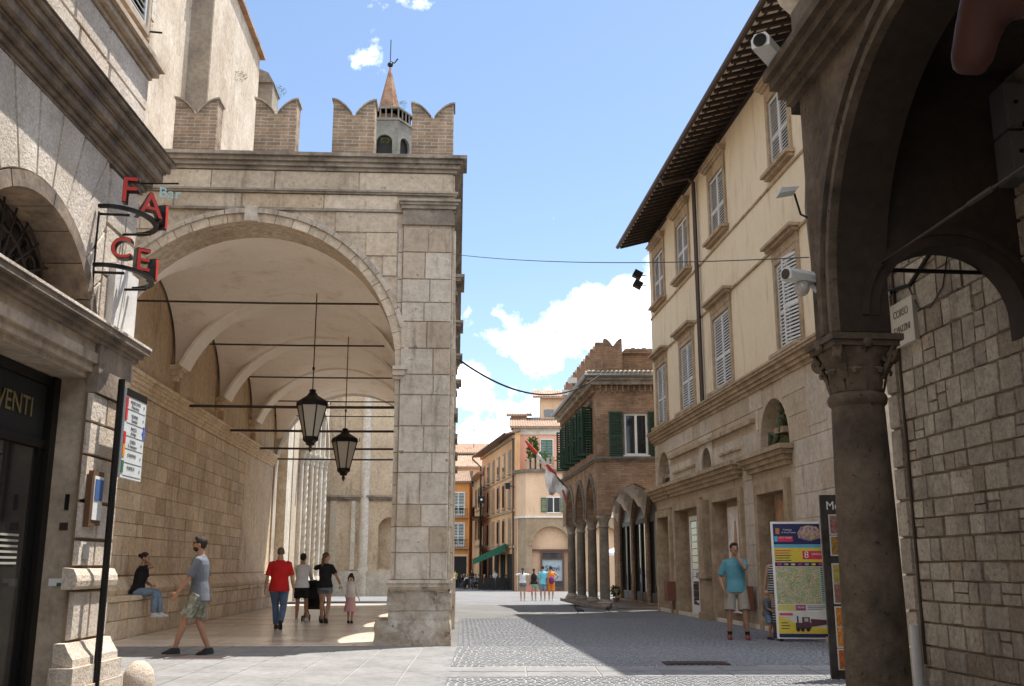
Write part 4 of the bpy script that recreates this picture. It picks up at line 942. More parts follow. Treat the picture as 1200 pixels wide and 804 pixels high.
q = M(); q.box(0, 14, 0, .15, 3.4, 3.6); q.box(0, 14, 0, .1, 7.2, 7.3); q.obj('string_course', m_sand, YB)
for z, h in ((7.6, 1.9), (4.2, 2.0)):
    for k in range(4):
        x = 1.2+k*3.2; f = M(); f.box(x-.1, x+1.1, 0, .08, z-.1, z+h+.15); fo = f.obj('window', m_sand, YB); M().box(x, x+1, .09, .14, z, z+h).obj('shutter', plain('brown shutter', (.12, .08, .05), .8), fo)
q = M(); q.box(.8, 8.2, 0, .9, 6.25, 6.4); bo = q.obj('balcony', m_sand, YB)
for k in range(20): M().box(.85+k*.38, .9+k*.38, .84, .88, 6.4, 7.35).obj('baluster', m_iron, bo)
M().box(.8, 8.2, .82, .9, 7.35, 7.4).obj('rail', m_iron, bo)
OH = thing('orange_house', 'orange house with white green shutters at the far left end of the square', 'building', (-9.2, 97, 0))
M().box(0, 5.1, 0, 8, G0, 9.3).obj('wall', m_orn, OH); tiles(-.3, 5.3, -.4, 4, 9.35, 10.7, OH); M().box(0, 5.1, -.08, 0, 2.9, 3.05).obj('string_course', m_sand, OH)
for z in (6.2, 2.95+.35):
    fwin(OH, 4.05, z, 1.15, 2.1, -.02, m_shutd); q = M(); q.box(3.1, 5.0, -.55, 0, z-.3, z-.2)
    bo = q.obj('balcony', m_sand, OH)
    for k in range(9): M().box(3.15+k*.22, 3.18+k*.22, -.52, -.49, z-.2, z+.5).obj('baluster', m_iron, bo)
    M().box(3.1, 5.0, -.53, -.48, z+.5, z+.55).obj('rail', m_iron, bo)
    fwin(OH, 1.5, z, 1.15, 2.1, -.02, m_shutd)
M().box(3.1, 4.9, -.03, -.0, G0, 2.3).obj('shop_opening', m_inside, OH)
q = M(); q.box(3.0, 3.1, -.08, 0, G0, 2.45); q.box(4.9, 5.0, -.08, 0, G0, 2.45); q.box(3.0, 5.0, -.081, 0, 2.3, 2.5); q.obj('shop_frame', m_sandw, OH)
for nm, (x, y, w, zt, m, lab) in enumerate([(-11, 112, 8.5, 12.2, m_sandw, 'house with a pink tiled roof behind the orange house'), (-9.5, 126, 7, 15.3, m_ston2, 'grey stone house farthest back on the left')]):
    t = thing('house', lab, 'building', (x, y, 0)); M().box(0, w, 0, 8, -.6, zt).obj('wall', m, t); tiles(-.4, w+.4, -.5, 4, zt, zt+1.7, t); tiles(-.4, w+.4, 8.5, 4, zt, zt+1.7, t)
    for k in range(3): M().box(1+k*2.4, 1.9+k*2.4, -.04, 0, zt-2.2, zt-1.1).obj('window', m_dglass, t)
t = thing('aerial', 'thin television aerial on the far roof', 'aerial', (-4.9, 128, 16.2)); M().tube([(0, 0, 0), (0, 0, 2.8)], .04, 4).obj('mast', m_iron, t); M().tube([(-.4, 0, 2.3), (.4, 0, 2.3)], .03, 4).obj('arm', m_iron, t)
# houses behind the camera and beside it that close the street (they bounce light and stand in reflections)
BK = thing('house', 'ochre house across the lane on the near side of the street, seen only in reflections', 'building', (-16, -22, 0)); M().box(0, 32, -8, 0, 0, 11).obj('wall', m_yel, BK)
# ================================================================== LEFT BUILDING (rusticated corner house with the shop door)
L = thing('corner_house', 'rusticated stone corner house with an arched fanlight above a dark shop door', 'building', (-4.2, 10.9, 0), 91)
XC = -.35
AXL, AZL, RO, RI = -2.62, 3.14, 1.52, 1.38
M().wall(-16, XC, 3.25, 11, 0, .45, [(AXL-RI, AXL+RI, 3.24, 3.26, ('ell', RI+AZL-3.25)), (-1.75, -.62, 7.28, 9.3, 'rect')], 24).obj('upper_wall', m_ljoint, L)
M().wall(-16, XC, 0, 3.25, 0, .45, [(-3.6, -1.19, -.01, 3.16, 'rect'), (-9, -6, -.01, 3.0, 'rect')]).obj('ground_wall', m_lsmooth, L)
M().box(-16, XC, 1.4, 9, 0, 11).obj('body', m_ljoint, L); M().box(XC-.45, XC, .45, 1.4, 0, 11).obj('corner_return', m_ljoint, L)
M().box(-16, -.46, 1.38, 1.398, 0, 6).obj('interior', m_inside, L)
M().box(-16.3, XC+.35, -.5, 9.3, 11, 11.3).obj('eaves', m_lcorn, L)
# lower cornice over the door
def prof(parts, x0, x1, L_, mat_, name, par, ret=True, y1=.0):
    q = M()
    for z0, z1, p in L_: q.box(x0, x1+(p if ret else 0), -p, y1, z0, z1)
    return q.obj(name, mat_, par)
prof(0, -16, XC, [(3.22, 3.30, .05), (3.302, 3.40, .09), (3.402, 3.50, .06)], m_lsmooth, 'door_entablature', L)
prof(0, -16, XC, [(3.502, 3.55, .12), (3.552, 3.60, .16), (3.602, 3.66, .21)], m_lcorn, 'door_cornice', L)
M().box(-1.25, XC-.03, -.11, 0, 3.02, 3.5).obj('pilaster_capital', m_lcorn, L)
M().prism([(0, 3.665), (-.225, 3.665), (-.225, 3.69), (0, 3.72)], 'x', -16, XC+.22).obj('cornice_ledge', m_lstone, L)
# upper cornice
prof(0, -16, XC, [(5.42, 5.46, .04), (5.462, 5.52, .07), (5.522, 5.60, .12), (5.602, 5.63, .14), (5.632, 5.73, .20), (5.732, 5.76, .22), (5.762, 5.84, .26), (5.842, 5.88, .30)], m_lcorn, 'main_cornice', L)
M().prism([(0, 5.885), (-.32, 5.885), (0, 5.98)], 'x', -16, XC+.31).obj('cornice_top', m_lcorn, L)
prof(0, -16, XC-.05, [(6.80, 6.86, .05), (6.862, 6.94, .11), (6.942, 7.0, .16)], m_lsmooth, 'sill_band', L)
# window with grey shutter above
wf = M(); wf.box(-1.82, -1.75, -.05, .2, 7.2, 9.35); wf.box(-.62, -.55, -.05, .2, 7.2, 9.35); wf.box(-1.75, -.62, -.08, .2, 7.2, 7.28)
wo = wf.obj('window', m_lsmooth, L); M().box(-1.75, -.62, .25, .27, 7.28, 9.3).obj('pane', m_dglass, wo)
for a in (-1.745, -1.18): o = leaf(L, .56, 1.98, m_shut); o.location = (a, -.03, 7.3)
M().tube([(-.62, 0, 7.28), (-.62, -.22, 7.26)], .012, 5).obj('shutter_hook', m_iron, L)
# rustication: big voussoirs fanning round the fanlight, coursed blocks elsewhere
rus = blockset('rusticated_block', m_lstone, .022, .006, .3)
import itertools
def vclip(top, xr):
    def f(xc, zc, p):
        x, z = p; dx, dz = x-xc, z-zc; s = 1
        if z > top: s = min(s, (top-zc)/dz)
        if x > xr: s = min(s, (xr-xc)/dx)
        if x < xc-2.2: s = min(s, -2.2/dx)
        return (xc+dx*s, zc+dz*s)
    return f
for i in range(13):
    a = rad(12)+rad(156)*i/13+.007; b = rad(12)+rad(156)*(i+1)/13-.007
    if AZL+RO*sin(a) < 3.74 and a < 1: continue
    q = M(); cl = vclip(5.42, -1.22); far = 3.4; k = 4
    outer = [cl(AXL, AZL, (AXL+far*cos(a+(b-a)*t/k), AZL+far*sin(a+(b-a)*t/k))) for t in range(k+1)]
    inner = [(AXL+RO*1.005*cos(a+(b-a)*t/k), AZL+RO*1.005*sin(a+(b-a)*t/k)) for t in range(k, -1, -1)]
    pts = outer+inner; cx = sum(p[0] for p in pts)/len(pts); cz = sum(p[1] for p in pts)/len(pts)
    ins = [(cx+(x-cx)*.975, cz+(z-cz)*.975) for x, z in pts]
    q.rings([[(x, -.035, z) for x, z in ins], [(x, -.02, z) for x, z in pts], [(x, .01, z) for x, z in pts]])
    q.obj('voussoir', m_lstone, L)
ring_stones(L, m_lcorn, AXL, AZL, RI, RO, rad(17), rad(163), 9, -.05, .44, 'arch_stone')
masonry(L, rus, -1.20, XC-.02, [3.73, 4.25, 4.78, 5.40], (.45, .55), .035, 0, gap=.02, name='block')
masonry(L, rus, -9, -5.0, [3.73, 4.25, 4.78, 5.40], (.6, 1.1), .035, 0, gap=.02, name='block')
masonry(L, rus, -9, XC-.02, [6.0, 6.4, 6.79], (.7, 1.2), .035, 0, gap=.02, name='block')
masonry(L, rus, -9, XC-.02, courses(7.02, 9.6, .5), (.5, .9), .035, 0, [rectop(-1.9, -.5, 7, 9.4)], gap=.02, name='block')
# white plastered block on the cornice beside the fanlight
M().box(-1.02, XC-.02, -.10, 0, 3.74, 4.42).obj('white_block', plain('limewashed stone', (.74, .71, .66), .85, bump=.3), L)
# fanlight grille
gl = M()
for k in range(11):
    a = rad(20)+rad(140)*k/10; gl.tube([(AXL+.28*cos(a), .3, 3.72+.28*sin(a)), (AXL+1.2*cos(a), .3, 3.5+1.2*sin(a))], .012, 5)
for rr_ in (.28, .62, .95): gl.tube([(AXL+rr_*cos(pi*k/18), .3, 3.66+rr_*.95*sin(pi*k/18)) for k in range(19)], .012, 5)
for k in range(10):
    a = rad(20)+rad(140)*(k+.5)/10; cx, cz = AXL+.78*cos(a), 3.55+.78*sin(a)
    gl.tube([(cx+.1*cos(t*pi/5), .3, cz+.1*sin(t*pi/5)) for t in range(11)], .008, 4)
gl.obj('fanlight_grille', m_rust, L)
M().box(-4.1, -1.4, .36, .38, 3.3, 4.6).obj('fanlight_pane', m_dglass, L)
# shop door: dark metal frame, transom, glass
df = M(); Y0, Y1 = .30, .38
df.box(-3.6, -3.4, Y0, Y1, 0, 3.15); df.box(-1.32, -1.19, Y0-.03, Y1, 0, 3.15); df.box(-3.4, -1.32, Y0, Y1, 3.06, 3.15); df.box(-3.4, -1.32, Y0, Y1, 2.45, 2.53); df.box(-3.4, -1.32, Y0, Y1, 0, .12); df.box(-1.42, -1.34, Y0+.02, Y1-.01, .12, 2.45); df.box(-2.4, -2.33, Y0+.02, Y1-.01, .12, 2.45)
dfo = df.obj('shop_door', m_iron, L)
m_bg = glass('smoked door glass', (.03, .028, .026), .03, .82)
M().box(-3.4, -1.32, .345, .355, 2.53, 3.06).obj('transom_pane', m_inside, dfo)
text('transom_lettering', 'VENTI', .26, plain('brass lettering', (.22, .16, .07), .4), dfo, (-1.95, .335, 2.80), rot=(pi/2, 0, 0))
M().box(-3.4, -1.42, .345, .355, .12, 2.45).obj('pane', m_bg, dfo)
for k in range(6): M().box(-1.95+.0, -1.6, .338, .343, 1.62-k*.05, 1.64-k*.05).obj('printed_hours', m_lgl, dfo)
# display inside the shop, faint behind the glass
sh = M(); sh.box(-3.2, -1.7, .9, 1.2, 0, .9); sh.box(-2.3, -1.8, .8, 1.1, .9, 1.7); sh.obj('shop_display', m_lsmooth, L)
# door jamb fittings
M().box(-1.17, -1.14, -.012, 0, 1.62, 1.70).obj('bolt', m_iron, L)
# pilaster
PL0, PL1, PM = -1.27, -.42, -.88
Pl = M().box(PL0+.02, PL1-.02, -.04, 0, .64, 3.02).obj('pilaster', m_ljoint, L)
for z0, z1 in ((2.74, 3.01), (1.98, 2.40), (1.62, 1.95), (1.36, 1.59), (.68, 1.12)):
    for a, b in ((PL0, PM-.012), (PM+.012, PL1)): inst('block', random.choice(rus), Pl, ((a+b)/2, -.085, (z0+z1)/2), (0, 0, 0), (b-a, .05, z1-z0))
inst('block', rus[1], Pl, ((PL0+PL1)/2, -.085, 2.57), (0, 0, 0), (PL1-PL0, .05, .30))
q = M(); q.prism([(0, 1.14), (-.10, 1.14), (-.135, 1.17), (-.145, 1.22), (-.135, 1.27), (-.10, 1.33), (0, 1.34)], 'x', PL0-.12, PL1+.06); q.obj('pilaster_moulding', m_lstone, L)
q = M(); q.prism([(0, .45), (-.19, .45), (-.185, .52), (-.13, .60), (-.10, .66), (0, .66)], 'x', PL0-.16, PL1+.10); q.box(PL0-.22, PL1+.15, -.22, 0, .28, .45); q.box(PL0-.24, PL1+.17, -.24, 0, 0, .275); q.obj('pilaster_base', m_lstone, L)
# recessed flat panel with notice case, intercom, plaques
nc = M().box(-1.24, -1.20, -.14, -.085, 1.72, 2.22).obj('notice_case', plain('brown wood frame', (.14, .07, .035), .5), L)
nc2 = M().box(-1.195, -.93, -.13, -.085, 1.74, 2.26); nc2.obj('case_frame', plain('brown case frame', (.15, .08, .04), .5), L)
M().box(-1.17, -.95, -.14, -.132, 1.79, 2.21).obj('notice_paper', m_white, nc); M().box(-1.155, -.965, -.147, -.141, 1.98, 2.18).obj('notice_blue_print', plain('blue print', (.06, .13, .32), .5), nc)
M().box(-1.18, -1.08, -.11, -.08, 1.42, 1.56).obj('intercom', plain('grey metal plate', (.35, .35, .35), .35, .6), L)
# small plaques and fittings on the smooth jamb (it faces the viewer)
for (y0, y1, z0, z1, m, nm) in ((.06, .2, 1.17, 1.24, m_white, 'small_plaque'), (.06, .12, 1.17, 1.20, m_green2, 'plaque_stripe'), (.08, .12, 1.88, 2.03, m_iron, 'door_hinge'), (.07, .15, 1.69, 1.76, m_gut, 'lock_plate')):
    M().box(-1.20-(.006 if nm == 'plaque_stripe' else 0), -1.193, y0, y1, z0, z1).obj(nm, m, L)
# ================================================================== NEON PHARMACY STYLE SIGN
NS = thing('neon_sign', 'red and black letter sign on curved iron bands at the house corner', 'sign', (-4.06, 9.85, 0), 0)
m_red = plain('red letter face', (.62, .05, .035), .4, emit=.0); m_blk = plain('black letter side', (.012, .012, .014), .4)
ra, rb = .30, .42
def onring(a): return (ra*cos(a), rb*sin(a))
for (ch, x, y, z, s, rz_) in (('F', .20, -.33, 5.04, .40, 8), ('A', .28, 0, 5.0, .40, 38), ('I', .31, .30, 4.98, .40, 76), ('C', .17, -.33, 4.43, .32, 8), ('E', .25, -.03, 4.40, .36, 42), ('I', .27, .25, 4.38, .36, 76)):
    o = text('letter', ch, s, m_blk, NS, (x, y, z), (pi/2, 0, rad(rz_)), .05)
    f = text('letter_face', ch, s*.93, m_red, o, (0, 0, .052), (0, 0, 0), .006)
for z in (4.84, 4.23):
    q = M(); n = 20
    for i in range(n):
        a, b = rad(-100+190*i/n), rad(-100+190*(i+1)/n); pa_, pb_ = onring(a), onring(b)
        q.add([(pa_[0], pa_[1], z), (pb_[0], pb_[1], z), (pb_[0], pb_[1], z+.035), (pa_[0], pa_[1], z+.035), (pa_[0]*1.18, pa_[1]*1.1, z), (pb_[0]*1.18, pb_[1]*1.1, z), (pb_[0]*1.18, pb_[1]*1.1, z+.035), (pa_[0]*1.18, pa_[1]*1.1, z+.035)],
              [(0, 1, 5, 4), (3, 7, 6, 2), (0, 3, 2, 1), (4, 5, 6, 7)])
    q.obj('band', m_iron, NS)
    M().tube([(-.15, -.35, z-.03), (.2, -.3, z-.03)], .015, 5).obj('bracket', m_iron, NS); M().tube([(-.15, .3, z-.03), (.2, .3, z-.03)], .015, 5).obj('bracket', m_iron, NS)
M().tube([(-.08, -.38, 4.82), (-.08, -.38, 4.2), (-.1, -.3, 3.95), (-.1, -.2, 3.8)], .014, 5).obj('cable', m_iron, NS)
m_cy = plain('pale cyan tube', (.45, .75, .72), .3)
text('script_letter', 'Bar', .17, m_cy, NS, (.27, .58, 5.38), (pi/2, 0, .3), .008)
M().tube([(-.1, .58, 5.50), (.36, .58, 5.50)], .01, 5).obj('bracket', m_iron, NS)
# ================================================================== SIGN POST
SP = thing('sign_post', 'black post with a tall white street information panel edged with red and orange tabs', 'sign', (-3.95, 9.95, 0), 91)
M().tube([(0, 0, 0), (0, 0, 3.2)], .034, 10).obj('pole', m_iron, SP, True)
pn = M().box(.03, .62, -.05, -.02, 2.22, 3.12).obj('panel', plain('panel white', (.62, .64, .64), .5), SP)
M().box(.03, .62, -.055, -.05, 3.045, 3.12).obj('panel_header', m_iron, pn)
for z, h, c in ((2.93, .1, (.6, .03, .03)), (2.80, .12, (.6, .03, .03)), (2.56, .12, (.6, .03, .03)), (2.43, .12, (.75, .28, .02)), (2.27, .12, (.05, .16, .08))): M().box(.03, .085, -.057, -.05, z, z+h).obj('coloured_tab', plain('tab', c, .5), pn)
M().box(.57, .62, -.057, -.05, 2.66, 2.79).obj('coloured_tab', plain('blue tab', (.08, .14, .5), .5), pn)
m_gtx = plain('grey lettering', (.10, .10, .11), .6)
for i, z in enumerate((2.96, 2.82, 2.69, 2.56, 2.42, 2.29)):
    M().box(.09, .60, -.053, -.05, z-.045, z-.041).obj('rule', m_gtx, pn)
    for k, t_ in enumerate((('MUSEI CIVICI', 'Pinacoteca'), ('TEATRO', 'Ventidio'), ('PIAZZA', 'Arringo'), ('CHIESA', 'S. Francesco'), ('CHIOSTRO', ''), ('PORTICO', ''))[i]):
        if t_: text('lettering', t_, .05, m_gtx, pn, (.30, -.053, z+.035-k*.045), (pi/2, 0, 0), .001)
    M().box(.545, .56, -.054, -.05, z+.01, z+.04).obj('arrow', m_gtx, pn)
# round boulder guarding the corner
q = M(); q.ell((0, 0, .12), (.17, .2, .24), 14, 10); rb_ = random.Random(3); q.v = [(x*(1+rb_.uniform(-.05, .05)), y*(1+rb_.uniform(-.05, .05)), z) for x, y, z in q.v]
tag(q.obj('guard_stone', m_lstone, None, 60), 'pale rounded guard stone at the foot of the corner house', 'stone').location = (-4.05, 11.35, 0)

# ================================================================== FOREGROUND ARCADE ON THE RIGHT
A_ = thing('stone_arcade', 'dark stone arcade close to the viewer with a carved capital column and round arches', 'arcade', (2.95, 9.45, 0), -85.4)
# local x toward the viewer along the street, local y into the arcade (right)
acl = 2.52; aR = 2.0; az = 3.82
ops = [(acl-aR, acl+aR, -.01, az, 'round'), (acl+4.75-aR, acl+4.75+aR, -.01, az, 'round'), (acl+9.5-aR, acl+9.5+aR, -.01, az, 'round'), (acl+14.25-aR, acl+14.25+aR, -.01, az, 'round')]
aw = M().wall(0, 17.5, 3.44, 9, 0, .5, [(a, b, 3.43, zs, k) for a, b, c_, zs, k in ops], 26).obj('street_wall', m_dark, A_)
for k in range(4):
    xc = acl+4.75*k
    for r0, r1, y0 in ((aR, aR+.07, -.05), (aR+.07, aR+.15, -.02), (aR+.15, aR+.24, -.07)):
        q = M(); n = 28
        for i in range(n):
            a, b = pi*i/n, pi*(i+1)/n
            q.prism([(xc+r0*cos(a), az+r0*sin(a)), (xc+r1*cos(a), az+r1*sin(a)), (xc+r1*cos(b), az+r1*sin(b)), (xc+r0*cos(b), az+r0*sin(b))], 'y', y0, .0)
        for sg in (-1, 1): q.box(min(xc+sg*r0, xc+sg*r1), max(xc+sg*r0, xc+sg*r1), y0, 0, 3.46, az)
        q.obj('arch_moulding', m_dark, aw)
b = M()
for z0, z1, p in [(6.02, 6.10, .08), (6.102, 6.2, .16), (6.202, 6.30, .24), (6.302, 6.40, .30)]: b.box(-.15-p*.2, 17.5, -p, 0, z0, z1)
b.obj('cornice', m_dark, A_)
b = M().box(.02, 17.5, -.04, 0, 6.6, 9); b.obj('upper_facing', m_ston2, A_)
M().tube([(-.08, .1, 5.35), (-.1, .08, 4.9), (-.03, .06, 4.2)], [.05, .06, .04], 7).obj('broken_drainpipe', m_ston2, A_, True)
# balcony corbel at the very top
q = M(); bp_ = [(0, 7.58), (-.50, 7.58), (-.58, 7.61), (-.61, 7.66), (-.58, 7.71), (-.52, 7.73), (-.56, 7.80), (-.52, 7.88), (0, 7.9)]; q.prism(bp_, 'x', -.25, 3); cb_ = [(0, 7.58), (-.46, 7.58), (-.52, 7.50), (-.46, 7.40), (-.34, 7.38), (-.22, 7.26), (-.14, 7.08), (0, 6.95)]; q.prism(cb_, 'x', .0, .3); q.prism(cb_, 'x', 1.8, 2.1); q.obj('balcony', m_portal, A_)
# columns
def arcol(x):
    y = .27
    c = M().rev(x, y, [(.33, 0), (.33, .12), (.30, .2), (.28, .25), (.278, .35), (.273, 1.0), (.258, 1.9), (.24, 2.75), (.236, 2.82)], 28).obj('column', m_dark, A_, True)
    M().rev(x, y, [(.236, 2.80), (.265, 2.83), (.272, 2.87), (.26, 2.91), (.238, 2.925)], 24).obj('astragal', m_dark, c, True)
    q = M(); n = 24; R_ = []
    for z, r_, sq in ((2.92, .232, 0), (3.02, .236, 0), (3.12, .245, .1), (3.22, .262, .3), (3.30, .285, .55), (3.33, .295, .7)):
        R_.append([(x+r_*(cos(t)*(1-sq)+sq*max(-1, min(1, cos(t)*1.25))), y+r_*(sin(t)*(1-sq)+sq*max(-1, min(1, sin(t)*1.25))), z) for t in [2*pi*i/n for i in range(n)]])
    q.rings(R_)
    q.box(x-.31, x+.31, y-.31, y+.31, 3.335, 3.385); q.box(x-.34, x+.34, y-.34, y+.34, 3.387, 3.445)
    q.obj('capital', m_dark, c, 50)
    for sx_, sy_ in itertools.product((-1, 1), (-1, 1)):   # corner volutes and acanthus leaves
        s = M(); cx, cy = x+sx_*.25, y+sy_*.25; d = Vector((sx_, sy_, 0)).normalized(); w = Vector((-d.y, d.x, 0))
        pts = [Vector((cx, cy, 3.25))+d*(.085*(1-t/16)*cos(t*.62+1.3))+Vector((0, 0, .085*(1-t/16)*sin(t*.62+1.3))) for t in range(17)]
        s.tube([Vector((x, y, 3.05))+d*.25, Vector((x, y, 3.2))+d*.34]+pts, [.03, .035]+[.032]*17, 6, 1.6); s.obj('volute', m_dark, c, True)
    for k in range(8):
        a = 2*pi*(k+.5)/8; s = M(); w = .085
        pr_ = [(.235, 2.93), (.255, 3.0), (.27, 3.08), (.305, 3.14), (.32, 3.12), (.31, 3.085)]
        vs = []
        for j, (r_, z) in enumerate(pr_):
            ww = w*(1, 1.1, 1.0, .8, .5, .3)[j]
            for t, dr in ((-1, -.012), (0, .012), (1, -.012)): vs.append((x+(r_+dr)*cos(a)-t*ww*sin(a), y+(r_+dr)*sin(a)+t*ww*cos(a), z))
        s.add(vs, [(3*j+i, 3*j+i+1, 3*j+i+4, 3*j+i+3) for j in range(5) for i in range(2)]); s.obj('acanthus_leaf', m_dark, c, True)
    for sx_, sy_ in ((1, 0), (-1, 0), (0, 1), (0, -1)): M().ell((x+sx_*.32, y+sy_*.32, 3.36), (.05, .05, .05), 8, 6).obj('rosette', m_dark, c, True)
for k in range(4): arcol(.22+4.75*k) if k < 3 else None
M().box(-.02, 17.5, -.1, 1.9, -.02, .05).obj('arcade_floor', m_floorj, A_)
# transverse wall with a round arch, seen head on
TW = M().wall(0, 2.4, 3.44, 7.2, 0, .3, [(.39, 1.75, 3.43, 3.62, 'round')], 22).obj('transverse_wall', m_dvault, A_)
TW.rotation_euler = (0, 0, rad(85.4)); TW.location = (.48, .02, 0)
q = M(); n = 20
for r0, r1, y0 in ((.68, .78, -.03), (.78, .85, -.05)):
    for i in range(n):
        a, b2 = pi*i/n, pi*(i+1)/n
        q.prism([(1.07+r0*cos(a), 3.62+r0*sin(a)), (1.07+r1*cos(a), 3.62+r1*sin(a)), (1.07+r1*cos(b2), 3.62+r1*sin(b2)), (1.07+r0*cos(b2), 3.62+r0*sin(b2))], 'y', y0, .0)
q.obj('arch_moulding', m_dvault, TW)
M().box(1.86, 2.4, .02, .5, 0, 3.44).obj('wall_pier', m_dvault, TW) if False else None
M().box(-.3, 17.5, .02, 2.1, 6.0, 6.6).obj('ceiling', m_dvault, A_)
n = 30   # near-black sheet inside each street arch, shade put into its colour
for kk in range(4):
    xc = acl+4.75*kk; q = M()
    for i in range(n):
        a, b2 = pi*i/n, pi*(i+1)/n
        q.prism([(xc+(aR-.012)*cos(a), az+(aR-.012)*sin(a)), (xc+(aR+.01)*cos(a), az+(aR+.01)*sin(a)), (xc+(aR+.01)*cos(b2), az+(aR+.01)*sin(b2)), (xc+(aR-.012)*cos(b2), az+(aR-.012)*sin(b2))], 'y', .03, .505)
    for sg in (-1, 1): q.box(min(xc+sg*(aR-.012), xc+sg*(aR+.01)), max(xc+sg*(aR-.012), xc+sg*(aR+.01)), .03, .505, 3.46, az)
    q.obj('shade_soffit', m_dvault, A_)
M().wall(0, 17.5, 3.46, 6.4, .50, .515, [(a, b_, 3.45, zs, k) for a, b_, c_, zs, k in [(acl+4.75*i-aR-.005, acl+4.75*i+aR+.005, 0, az, 'round') for i in range(4)]], 26).obj('shade_lining', m_dvault, A_)  # thin dark sheet on the wall's back face, shade put into its colour
# tie rods
M().tube([(.3, .46, 4.12), (17, .46, 4.12)], .014, 6).obj('tie_rod', m_rust, A_); M().tube([(2.1, .46, 4.12), (2.45, .46, 4.12)], .024, 6).obj('turnbuckle', m_rust, A_)
M().tube([(.3, .46, 4.13), (.28, 1.93, 4.13)], .022, 6).obj('tie_rod', m_iron, A_)
# ------------------------------------------------ inner masonry wall
Wn = thing('masonry_wall', 'rough brown stone block wall behind the arcade column, carrying a street name plaque', 'wall', (4.8, 9.2, 0), -85.4)
core = M().box(-2.72, 15, .0, .8, -.2, 9).obj('wall_core', m_rubj, Wn)
rub = blockset('stone_block', m_rub, .035, .02, .35, 6)
rw = random.Random(77)
masonry(Wn, rub, -2.42, .9, [0, .27, .50, .75, .98, 1.2, 1.4]+courses(1.4, 3.0, .24, rw, .25)[1:]+courses(3.0, 5.4, .29, rw, .25)[1:], (.16, .52), .03, 0, gap=.006, name='stone_block', lim=292, r=rw, rough=1)
masonry(Wn, rub, -2.72, -2.45, courses(0, 8, .42, rw), (.26, .3), .05, 0, gap=.012, name='corner_block', r=rw)
M().tube([(-2.33, -.05, 5.6), (-2.33, -.05, .3)], .02, 6).obj('thin_pipe', m_rust, Wn)
dp = M().tube([(-2.36, -.13, .02), (-2.36, -.13, .72)], .055, 10); dp.obj('pipe_guard', m_shut, Wn, True)
pl_ = M(); pl_.box(-2.38, -1.83, -.09, -.03, 3.86, 4.38); plo = pl_.obj('street_plaque', plain('marble plaque', (.52, .48, .42), .6), Wn)
m_ins = plain('worn inscription', (.20, .17, .14), .8)
text('inscription', 'CORSO', .13, m_ins, plo, (-2.12, -.092, 4.24), sx=.85); text('inscription', 'G.MAZZINI', .115, m_ins, plo, (-2.12, -.092, 4.05), sx=.72)
M().tube([(-2.6, -.06, 4.62), (-1.9, -.06, 4.52), (-1.0, -.06, 4.9), (.6, -.06, 5.4)], .025, 5).obj('cable', m_iron, Wn)
M().tube([(-1.95, -.05, 4.5), (-1.75, -.05, 4.2), (-1.5, -.05, 4.15), (-1.2, -.05, 4.3), (-.9, -.05, 4.9)], .008, 4).obj('cable', m_iron, Wn)
fl2 = thing('floodlight', 'black hooded floodlight above the marble street plaque', 'floodlight', (4.30, 11.55, 4.52), -85.4)
M().prism([(-.12, 0), (.12, 0), (.10, .1), (0, .2), (-.10, .1)], 'y', -.12, .12).obj('hood', m_iron, fl2); M().box(-.16, .2, -.2, .14, -.05, -.0).obj('lamp_face', m_lgl, fl2); M().tube([(0, .1, 0), (.05, .5, .1)], .02, 5).obj('bracket', m_iron, fl2)
# electric boxes high on the transverse wall
for k, (z, lab) in enumerate(((4.86, 'lower grey electric box on the dark arcade wall'), (5.35, 'upper grey electric box on the dark arcade wall'))):
    t = thing('electric_box', lab, 'box', (4.80, 8.80, z), 0, 'grey electric boxes in the arcade')
    M().box(-.17, .17, -.14, .14, 0, .46).obj('case', m_boxg, t); M().box(-.15, .15, -.155, -.14, .02, .44).obj('door', m_boxg, t); M().tube([(-.08, -.16, .25), (-.08, -.175, .25)], .02, 6).obj('lock', m_iron, t)
# cameras and lamps fixed to the arcade corner and the ochre wall
def cctv(loc, rz, lab, dome=False, s=1):
    t = thing('security_camera', lab, 'camera', loc, rz)
    M().prism([(-.08*s, -.06*s), (.08*s, -.06*s), (.085*s, .02*s), (.05*s, .07*s), (-.05*s, .07*s), (-.085*s, .02*s)], 'y', -.26*s, .16*s).obj('housing', m_white, t)
    M().rev(0, 0, [(.06*s, 0), (.06*s, .02*s)], 14).obj('lens', m_dglass, t).rotation_euler = (pi/2, 0, 0)
    t.children[-1].location = (0, -.255*s, 0)
    M().tube([(0, .1*s, -.05*s), (.05, .16*s, -.16*s), (.14, .2*s, -.22*s)], .03*s, 8).obj('bracket', m_shut, t)
    if dome: M().ell((0, -.02, -.13*s), (.09*s, .09*s, .10*s), 14, 10).obj('dome', m_lgl, t, True)
cctv((2.66, 9.35, 6.50), -35, 'white bullet camera above the dark cornice corner of the arcade', s=1.15)
cctv((2.83, 9.35, 4.10), -60, 'white camera with a clear dome beside the arcade column head', True, .85)
t = thing('wall_lamp', 'small grey lamp on an arm beside the upper arcade wall', 'lamp', (2.80, 9.5, 5.0)); M().prism([(-.12, 0), (.05, .03), (.08, .07), (-.10, .06)], 'y', -.08, .08).obj('head', m_shut, t); M().tube([(.05, 0, .02), (.1, 0, -.2), (.18, -.02, -.25)], .012, 5).obj('arm', m_iron, t)
for z, lab in ((11.05, 'upper dark floodlight on the far corner of the ochre building'), (10.7, 'lower dark floodlight on the far corner of the ochre building')):
    t = thing('floodlight', lab, 'floodlight', (4.33, 32.75, z)); M().box(-.2, .1, -.12, .12, -.12, .12).obj('housing', m_iron, t).rotation_euler = (0, .5, 0); M().tube([(.1, 0, 0), (.35, .1, 0)], .02, 5).obj('bracket', m_iron, t)
